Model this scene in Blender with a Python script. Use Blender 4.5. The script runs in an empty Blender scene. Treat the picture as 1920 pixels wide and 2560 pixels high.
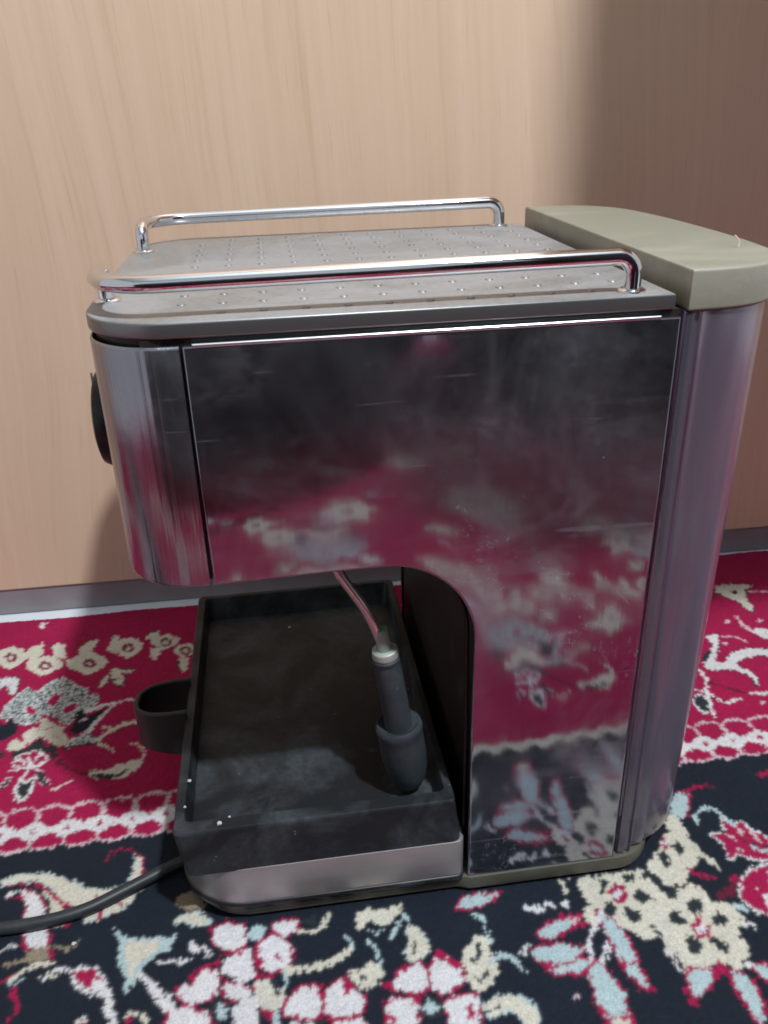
import bpy, bmesh, math, random
import numpy as np
from mathutils import Vector, Matrix

scene = bpy.context.scene
COL = scene.collection
PI = math.pi

# ------------------------------------------------------------------ camera
cam_data = bpy.data.cameras.new("camera")
cam = bpy.data.objects.new("camera", cam_data)
COL.objects.link(cam)
cam_data.sensor_fit = 'AUTO'
cam_data.sensor_width = 36.0
cam_data.lens = 2116.2 / 2560.0 * 36.0
cam_data.clip_start = 0.01
cam_data.clip_end = 50.0
_r = Vector((0.99014529, -0.13745384, -0.02680955))
_u = Vector((0.08393507, 0.42922302, 0.89929))
_f = Vector((0.11210359, 0.89267801, -0.43653035))
m = Matrix((( _r.x, _u.x, -_f.x), (_r.y, _u.y, -_f.y), (_r.z, _u.z, -_f.z))).to_4x4()
m.translation = Vector((0.0313977, -0.2934055, 0.3596618))
cam.matrix_world = m
scene.camera = cam
cam_data.dof.use_dof = True
cam_data.dof.focus_distance = 0.37
cam_data.dof.aperture_fstop = 34.0

# ------------------------------------------------------------------ light of the room
world = bpy.data.worlds.new("World")
scene.world = world
world.use_nodes = True
bg = world.node_tree.nodes["Background"]
bg.inputs["Color"].default_value = (0.88, 0.95, 1.0, 1)
bg.inputs["Strength"].default_value = 0.53

lamp_data = bpy.data.lights.new("ceiling_lamp", 'POINT')
lamp_data.energy = 180.0
lamp_data.color = (0.90, 0.97, 1.0)
lamp_data.shadow_soft_size = 0.045
lamp = bpy.data.objects.new("ceiling_lamp", lamp_data)
lamp.location = (0.53, -0.73, 1.90)
COL.objects.link(lamp)

scene.view_settings.view_transform = 'Standard'
scene.view_settings.look = 'None'
scene.view_settings.exposure = 0.0
scene.view_settings.gamma = 1.0
scene.render.engine = 'CYCLES'
scene.cycles.max_bounces = 10
scene.cycles.filter_width = 1.8

# ------------------------------------------------------------------ helpers
def obj(name, bm, mat, parent=None, smooth=True, angle=35):
    me = bpy.data.meshes.new(name)
    bm.normal_update()
    bm.to_mesh(me); bm.free()
    if smooth:
        me.polygons.foreach_set('use_smooth', [True] * len(me.polygons))
        try: me.set_sharp_from_angle(angle=math.radians(angle))
        except Exception: pass
    me.materials.append(mat)
    o = bpy.data.objects.new(name, me)
    COL.objects.link(o)
    if parent is not None: o.parent = parent
    return o
def tag(o, label=None, cat=None, group=None, kind=None):
    if label: o['label'] = label
    if cat: o['category'] = cat
    if group: o['group'] = group
    if kind: o['kind'] = kind
    return o
def thing(name, label, cat, loc=(0, 0, 0), group=None):
    o = bpy.data.objects.new(name, None)
    COL.objects.link(o); o.location = loc
    o.empty_display_size = 0.05
    return tag(o, label, cat, group)

def prism(poly, z0, z1, axis='Z', bevel=0.0, seg=2, bm=None):
    """solid from a polygon; axis Z: poly is (x,y); axis Y: poly is (x,z) pushed along y."""
    own = bmesh.new()
    lo, hi = [], []
    for a, b in poly:
        if axis == 'Z': lo.append(own.verts.new((a, b, z0))); hi.append(own.verts.new((a, b, z1)))
        elif axis == 'Y': lo.append(own.verts.new((a, z0, b))); hi.append(own.verts.new((a, z1, b)))
        else: lo.append(own.verts.new((z0, a, b))); hi.append(own.verts.new((z1, a, b)))
    n = len(poly)
    f0 = own.faces.new(lo); f1 = own.faces.new(hi)
    for i in range(n):
        own.faces.new((lo[i], lo[(i + 1) % n], hi[(i + 1) % n], hi[i]))
    bmesh.ops.recalc_face_normals(own, faces=own.faces[:])
    if bevel > 0:
        es = list({e for f in (f0, f1) for e in f.edges})
        bmesh.ops.bevel(own, geom=es, offset=bevel, segments=seg, profile=0.6, affect='EDGES', clamp_overlap=True)
    if bm is None: return own
    merge(bm, own); return bm
def merge(dst, src):
    me = bpy.data.meshes.new('tmp'); src.to_mesh(me); src.free()
    dst.from_mesh(me); bpy.data.meshes.remove(me)
def box(x0, x1, y0, y1, z0, z1, bevel=0.0, seg=2, bm=None):
    own = bmesh.new()
    bmesh.ops.create_cube(own, size=1.0)
    for v in own.verts:
        v.co = Vector(((x0 + x1) / 2 + v.co.x * (x1 - x0), (y0 + y1) / 2 + v.co.y * (y1 - y0), (z0 + z1) / 2 + v.co.z * (z1 - z0)))
    if bevel > 0:
        bmesh.ops.bevel(own, geom=own.edges[:], offset=bevel, segments=seg, profile=0.6, affect='EDGES')
    if bm is None: return own
    merge(bm, own); return bm
def arc(cx, cy, rx, ry, a0, a1, n):
    return [(cx + rx * math.cos(math.radians(a0 + (a1 - a0) * i / n)), cy + ry * math.sin(math.radians(a0 + (a1 - a0) * i / n))) for i in range(n + 1)]
def spline(pts, n=8):
    P = [Vector(p) for p in pts]
    P = [2 * P[0] - P[1]] + P + [2 * P[-1] - P[-2]]
    out = []
    for i in range(1, len(P) - 2):
        a, b, c, d = P[i - 1], P[i], P[i + 1], P[i + 2]
        for k in range(n):
            t = k / n
            out.append(0.5 * ((2 * b) + (c - a) * t + (2 * a - 5 * b + 4 * c - d) * t * t + (3 * b - a - 3 * c + d) * t ** 3))
    out.append(P[-2])
    return out
def tube(path, radius, seg=16, bm=None, caps=True):
    """round bar along a path; radius a number or one per point."""
    if bm is None: bm = bmesh.new()
    P = [Vector(p) for p in path]
    R = radius if isinstance(radius, (list, tuple)) else [radius] * len(P)
    rings = []; ref = None
    for i, p in enumerate(P):
        t = (P[min(i + 1, len(P) - 1)] - P[max(i - 1, 0)]).normalized()
        if ref is None:
            ref = t.orthogonal().normalized()
        ref = (ref - t * ref.dot(t)).normalized()
        b = t.cross(ref)
        rings.append([bm.verts.new(p + (ref * math.cos(2 * PI * k / seg) + b * math.sin(2 * PI * k / seg)) * R[i]) for k in range(seg)])
    for a, b in zip(rings, rings[1:]):
        for k in range(seg):
            bm.faces.new((a[k], a[(k + 1) % seg], b[(k + 1) % seg], b[k]))
    if caps:
        bm.faces.new(rings[0][::-1]); bm.faces.new(rings[-1])
    bmesh.ops.recalc_face_normals(bm, faces=bm.faces[:])
    return bm
def revolve(base, axis, profile, seg=24, bm=None):
    """profile: (distance along axis, radius) list, closed at both ends."""
    a = Vector(axis).normalized(); base = Vector(base)
    return tube_rings([(base + a * d, r) for d, r in profile], a, seg, bm)
def tube_rings(cr, a, seg, bm):
    if bm is None: bm = bmesh.new()
    u = a.orthogonal().normalized(); v = a.cross(u)
    rings = [[bm.verts.new(c + (u * math.cos(2 * PI * k / seg) + v * math.sin(2 * PI * k / seg)) * max(r, 1e-5)) for k in range(seg)] for c, r in cr]
    for p, q in zip(rings, rings[1:]):
        for k in range(seg):
            bm.faces.new((p[k], p[(k + 1) % seg], q[(k + 1) % seg], q[k]))
    bm.faces.new(rings[0][::-1]); bm.faces.new(rings[-1])
    bmesh.ops.recalc_face_normals(bm, faces=bm.faces[:])
    return bm

# ------------------------------------------------------------------ materials
class NT:
    def __init__(self, name):
        self.m = bpy.data.materials.new(name); self.m.use_nodes = True
        self.t = self.m.node_tree; self.b = self.t.nodes['Principled BSDF']
        self.out = self.t.nodes['Material Output']
        self.co = None
    def n(self, kind, **kw):
        nd = self.t.nodes.new(kind)
        for k, v in kw.items():
            if k in nd.inputs: nd.inputs[k].default_value = v
            else: setattr(nd, k, v)
        return nd
    def l(self, a, b): self.t.links.new(a, b)
    def coord(self, scale=(1, 1, 1), rot=(0, 0, 0)):
        if self.co is None: self.co = self.n('ShaderNodeTexCoord')
        mp = self.n('ShaderNodeMapping'); mp.inputs['Scale'].default_value = scale; mp.inputs['Rotation'].default_value = rot
        self.l(self.co.outputs['Object'], mp.inputs['Vector']); return mp.outputs[0]
    def noise(self, scale, detail=4, rough=0.55, vec=(1, 1, 1), rot=(0, 0, 0), dist=0.0):
        nd = self.n('ShaderNodeTexNoise', Scale=scale, Detail=detail, Roughness=rough, Distortion=dist)
        self.l(self.coord(vec, rot), nd.inputs['Vector']); return nd.outputs['Fac']
    def ramp(self, fac, stops):
        r = self.n('ShaderNodeValToRGB'); cr = r.color_ramp
        while len(cr.elements) < len(stops): cr.elements.new(0.5)
        for e_, (p_, c_) in zip(cr.elements, stops):
            e_.position = p_; e_.color = c_ if isinstance(c_, tuple) and len(c_) == 4 else ((c_, c_, c_, 1) if not isinstance(c_, tuple) else (*c_, 1))
        self.l(fac, r.inputs[0]); return r.outputs[0]
    def mix(self, fac, a, b, mode='MIX'):
        mx = self.n('ShaderNodeMix', data_type='RGBA', blend_type=mode)
        for s_, v in ((mx.inputs[0], fac), (mx.inputs[6], a), (mx.inputs[7], b)):
            if hasattr(v, 'links') or isinstance(v, bpy.types.NodeSocket): self.l(v, s_)
            else: s_.default_value = v if not isinstance(v, tuple) else (*v, 1)
        return mx.outputs[2]
    def math(self, op, a, b=0.0, clamp=False):
        nd = self.n('ShaderNodeMath', operation=op, use_clamp=clamp)
        for s_, v in ((nd.inputs[0], a), (nd.inputs[1], b)):
            if isinstance(v, bpy.types.NodeSocket): self.l(v, s_)
            else: s_.default_value = v
        return nd.outputs[0]
    def bump(self, h, strength, dist):
        b = self.n('ShaderNodeBump', Strength=strength, Distance=dist); self.l(h, b.inputs['Height'])
        self.l(b.outputs[0], self.b.inputs['Normal'])
    def set(self, **kw):
        names = dict(color='Base Color', rough='Roughness', metal='Metallic', trans='Transmission Weight', ior='IOR', spec='Specular IOR Level', coat='Coat Weight', aniso='Anisotropic')
        for k, v in kw.items():
            s_ = self.b.inputs[names[k]]
            if isinstance(v, bpy.types.NodeSocket): self.l(v, s_)
            else: s_.default_value = (*v, 1) if isinstance(v, tuple) else v
        return self

def steel(name, tint, base_rough, dust, dust_col=(0.36, 0.37, 0.42), streak=0.0):
    t = NT(name)
    big = t.noise(8, 5, 0.62, (1, 1, 1.4), dist=1.1)
    fine = t.noise(75, 6, 0.72, (1, 1, 0.6))
    smear = t.noise(20, 6, 0.68, (0.30, 1, 1.0), (0, 0.45, 0), dist=1.6)
    wipe = t.noise(30, 5, 0.7, (1.0, 1, 0.22), (0, 0.12, 0), dist=0.8)
    a = t.ramp(big, [(0.40, 0.0), (0.70, 1.0)]); b = t.ramp(smear, [(0.50, 0.0), (0.72, 1.0)]); w = t.ramp(wipe, [(0.50, 0.0), (0.75, 1.0)])
    haze = t.math('ADD', t.math('MULTIPLY', a, 0.55), t.math('MULTIPLY', b, 0.6))
    haze = t.math('ADD', haze, t.math('MULTIPLY', w, 0.35))
    haze = t.math('ADD', t.math('MULTIPLY', haze, t.math('MULTIPLY', fine, 1.6)), 0.10)
    haze = t.math('MULTIPLY', haze, dust, True)
    t.set(color=tint, metal=1.0, rough=t.math('ADD', base_rough, t.math('MULTIPLY', haze, 0.9), True))
    hgt = t.noise(4.5, 3, 0.45)
    if streak > 0: hgt = t.math('ADD', hgt, t.math('MULTIPLY', t.noise(300, 3, 0.5, (1, 1, 0.012)), streak))
    t.bump(hgt, 0.16, 0.004)
    fac = haze
    for sc, rot, lo, amt in ((16, 0.5, 0.665, 0.22), (21, -0.35, 0.675, 0.20), (13, 1.2, 0.685, 0.16), (24, 0.1, 0.68, 0.18)):
        ln = t.ramp(t.noise(sc, 2, 0.5, (0.35, 0.35, 14), (0, rot, 0), dist=0.25), [(lo, 0.0), (lo + 0.02, 1.0)])
        brk = t.ramp(t.noise(sc * 0.9, 5, 0.7), [(0.50, 0.0), (0.66, 1.0)])
        fac = t.math('ADD', fac, t.math('MULTIPLY', t.math('MULTIPLY', ln, brk), amt), True)
    # dried splash: an uneven crusty edge
    sp_ = t.noise(6.5, 6, 0.72, (1, 1, 1.3), (0, 0.6, 0), dist=1.4)
    crust = t.math('MULTIPLY', t.math('LESS_THAN', t.math('ABSOLUTE', t.math('SUBTRACT', sp_, 0.615)), 0.006), t.ramp(t.noise(120, 4, 0.7), [(0.45, 0.0), (0.62, 1.0)]))
    fac = t.math('ADD', fac, t.math('MULTIPLY', crust, 0.22), True)
    vo = t.n('ShaderNodeTexVoronoi', Scale=110.0); t.l(t.coord(), vo.inputs['Vector'])
    sp = t.math('MULTIPLY', t.math('LESS_THAN', vo.outputs['Distance'], 0.05), t.math('GREATER_THAN', t.noise(35, 3), 0.60))
    fac = t.math('ADD', fac, t.math('MULTIPLY', sp, 0.45), True)
    d = t.n('ShaderNodeBsdfDiffuse'); d.inputs['Color'].default_value = (*dust_col, 1)
    mx = t.n('ShaderNodeMixShader'); t.l(fac, mx.inputs[0]); t.l(t.b.outputs[0], mx.inputs[1]); t.l(d.outputs[0], mx.inputs[2])
    t.l(mx.outputs[0], t.out.inputs['Surface'])
    return t.m

M = {}
M['panel_steel'] = steel('polished_steel_dusty', (0.285, 0.285, 0.33), 0.035, 0.20, streak=0.02)
M['front_steel'] = steel('polished_steel_front', (0.29, 0.275, 0.305), 0.12, 0.26, streak=0.8)
t = NT('chrome_rail'); t.set(color=(0.74, 0.75, 0.78), metal=1.0, rough=t.ramp(t.noise(40), [(0.4, 0.07), (0.8, 0.13)])); M['chrome'] = t.m
t = NT('sheet_edge'); t.set(color=(0.80, 0.82, 0.85), metal=1.0, rough=0.22); M['edge'] = t.m
t = NT('brushed_steel')
br = t.noise(14, 6, 0.7, (0.6, 0.6, 26)); sm = t.noise(18, 5, 0.6)
t.set(color=t.mix(t.ramp(sm, [(0.35, 0.0), (0.75, 1.0)]), (0.36, 0.335, 0.34), (0.46, 0.43, 0.43)), metal=0.75, rough=t.ramp(br, [(0.3, 0.36), (0.7, 0.5)])); t.bump(br, 0.08, 0.0005); M['brushed'] = t.m
# warm grey painted cup tray with dust patches
t = NT('tray_paint')
du = t.ramp(t.noise(14, 5, 0.6, (0.6, 1, 1), dist=1.0), [(0.42, 0.0), (0.56, 1.0)])
fi = t.noise(420, 3, 0.6)
ge = t.n('ShaderNodeNewGeometry'); sz = t.n('ShaderNodeSeparateXYZ'); t.l(ge.outputs['Normal'], sz.inputs[0])
up = t.ramp(sz.outputs['Z'], [(0.55, 0.0), (0.95, 1.0)])
du = t.math('MULTIPLY', du, up)
c = t.mix(du, (0.205, 0.205, 0.205), (0.285, 0.28, 0.285)); c = t.mix(t.math('MULTIPLY', t.ramp(fi, [(0.35, 0.0), (0.7, 0.5)]), up), c, (0.35, 0.345, 0.35))
t.set(color=c, metal=t.ramp(up, [(0.0, 0.75), (1.0, 0.2)]), rough=t.ramp(du, [(0.0, 0.33), (1.0, 0.55)])); t.bump(fi, 0.06, 0.0003); M['tray'] = t.m
t = NT('olive_plastic')
du = t.ramp(t.noise(17, 5, 0.6, (0.5, 1, 1), dist=0.8), [(0.46, 0.0), (0.62, 1.0)]); fi = t.noise(500, 3, 0.6)
c = t.mix(du, (0.255, 0.248, 0.195), (0.315, 0.30, 0.25)); c = t.mix(t.ramp(fi, [(0.55, 0.0), (0.8, 0.4)]), c, (0.40, 0.39, 0.34))
t.set(color=c, rough=0.42); t.bump(fi, 0.05, 0.0003); M['olive'] = t.m
def plastic(name, col, rough, dustcol=(0.2, 0.22, 0.24), amt=0.5, lo=0.55, hi=0.75):
    t = NT(name)
    a = t.ramp(t.noise(22, 6, 0.65, (1, 1, 1), dist=0.4), [(lo, 0.0), (hi, 1.0)])
    f = t.noise(300, 4, 0.7)
    k = t.math('MULTIPLY', t.math('MULTIPLY', a, f), amt, True)
    sp = t.n('ShaderNodeTexVoronoi', Scale=150.0); t.l(t.coord(), sp.inputs['Vector'])
    dots = t.math('MULTIPLY', t.math('LESS_THAN', sp.outputs['Distance'], 0.10), t.math('GREATER_THAN', t.noise(45, 2), 0.60))
    k = t.math('ADD', k, t.math('MULTIPLY', dots, amt * 0.6), True)
    t.set(color=t.mix(k, col, dustcol), rough=rough, spec=0.35); t.bump(f, 0.08, 0.0003)
    return t.m
M['black'] = plastic('black_plastic', (0.009, 0.009, 0.011), 0.36, amt=0.3)
M['black_dusty'] = plastic('dusty_black_plastic', (0.0075, 0.009, 0.0115), 0.56, (0.13, 0.155, 0.18), 0.95, 0.44, 0.78)
M['liner'] = plastic('brown_black_plastic', (0.022, 0.018, 0.017), 0.45)
M['rubber'] = plastic('grey_rubber', (0.026, 0.033, 0.040), 0.55, (0.10, 0.12, 0.13), 0.8, 0.4, 0.7)
M['cord'] = plastic('cord_rubber', (0.013, 0.015, 0.018), 0.45, (0.07, 0.08, 0.09), 0.7, 0.4, 0.75)
t = NT('smoky_tank_plastic')
st = t.noise(8, 3, 0.5, (1, 1, 0.5)); ds = t.noise(24, 5, 0.65)
t.set(color=t.mix(t.ramp(ds, [(0.4, 0.0), (0.8, 0.6)]), (0.44, 0.42, 0.53), (0.52, 0.50, 0.57)), trans=0.86, ior=1.49, rough=t.ramp(st, [(0.3, 0.12), (0.75, 0.22)])); M['tank'] = t.m
t = NT('clear_tube'); t.set(color=(0.62, 0.62, 0.58), metal=0.7, rough=0.14); M['clear'] = t.m
t = NT('green_clear_sleeve'); t.set(color=(0.50, 0.68, 0.58), trans=0.6, ior=1.45, rough=0.2); M['greenclear'] = t.m
t = NT('metal_nut'); t.set(color=(0.50, 0.55, 0.50), metal=0.5, rough=0.45); M['nut'] = t.m
t = NT('crumb_white'); t.set(color=(0.42, 0.44, 0.46), rough=0.5); M['crumb'] = t.m
t = NT('lint'); t.set(color=(0.62, 0.5, 0.38), rough=0.8); M['lint'] = t.m
# beech laminate: vertical grain, cathedral figure, short pores
t = NT('beech_laminate')
base = t.coord((1, 1, 1)); bend = t.n('ShaderNodeTexNoise', Scale=1.6, Detail=2.0, Roughness=0.4)
t.l(t.coord((1.6, 1, 0.75)), bend.inputs['Vector'])
off = t.math('MULTIPLY', t.math('SUBTRACT', bend.outputs['Fac'], 0.5), 0.15)
cx = t.n('ShaderNodeCombineXYZ'); t.l(off, cx.inputs[0])
va = t.n('ShaderNodeVectorMath', operation='ADD'); t.l(base, va.inputs[0]); t.l(cx.outputs[0], va.inputs[1])
def grain(scale, detail, rough, vec):
    mp = t.n('ShaderNodeMapping'); mp.inputs['Scale'].default_value = vec; t.l(va.outputs[0], mp.inputs['Vector'])
    nz = t.n('ShaderNodeTexNoise', Scale=scale, Detail=detail, Roughness=rough); t.l(mp.outputs[0], nz.inputs['Vector']); return nz.outputs['Fac']
fib = grain(55, 5, 0.65, (2.2, 1, 0.03)); lines = grain(95, 3, 0.55, (1.6, 1, 0.045)); por = grain(330, 3, 0.6, (1.8, 1, 0.055)); broad = grain(9, 3, 0.5, (1.4, 1, 0.05))
c = t.mix(t.ramp(fib, [(0.30, 0.0), (0.72, 1.0)]), (0.61, 0.432, 0.310), (0.668, 0.490, 0.362))
c = t.mix(t.ramp(broad, [(0.40, 0.25), (0.62, 0.0)]), c, (0.56, 0.385, 0.262))
c = t.mix(t.ramp(lines, [(0.58, 0.0), (0.68, 0.30)]), c, (0.50, 0.325, 0.222))
c = t.mix(t.ramp(por, [(0.58, 0.0), (0.70, 0.35)]), c, (0.47, 0.30, 0.20))
t.set(color=c, rough=t.ramp(t.noise(7, 4, 0.6), [(0.3, 0.36), (0.7, 0.5)]), spec=0.4); t.bump(por, 0.05, 0.0004); M['wood'] = t.m
t = NT('base_olive'); t.set(color=t.ramp(t.noise(30, 4), [(0.3, (0.055, 0.054, 0.040)), (0.7, (0.095, 0.092, 0.070))]), rough=0.5); M['base_olive'] = t.m
t = NT('ceiling_paint'); t.set(color=(0.38, 0.40, 0.42), rough=0.9); M['ceiling'] = t.m
t = NT('grey_plinth'); t.set(color=t.ramp(t.noise(20, 4), [(0.3, (0.21, 0.19, 0.20)), (0.7, (0.27, 0.25, 0.26))]), rough=0.45); M['plinth'] = t.m
t = NT('pale_floor'); t.set(color=t.ramp(t.noise(12, 5), [(0.3, (0.60, 0.61, 0.66)), (0.7, (0.70, 0.71, 0.76))]), rough=0.3); M['floor'] = t.m
t = NT('navy_cloth'); t.set(color=t.ramp(t.noise(30, 4), [(0.3, (0.016, 0.021, 0.034)), (0.7, (0.026, 0.032, 0.048))]), rough=0.9); M['navy'] = t.m
t = NT('knotted_pile')
at = t.n('ShaderNodeAttribute', attribute_name='yarn')
f1 = t.noise(900, 3, 0.7); f2 = t.noise(28, 4, 0.6)
c = t.mix(1.0, at.outputs['Color'], t.ramp(f1, [(0.25, 0.72), (0.75, 1.18)]), 'MULTIPLY')
c = t.mix(1.0, c, t.ramp(f2, [(0.3, 0.90), (0.7, 1.06)]), 'MULTIPLY')
t.set(color=c, rough=0.85, spec=0.15)
t.b.inputs['Sheen Weight'].default_value = 0.03; t.b.inputs['Sheen Roughness'].default_value = 0.5
t.bump(f1, 0.35, 0.0008); M['pile'] = t.m
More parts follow.
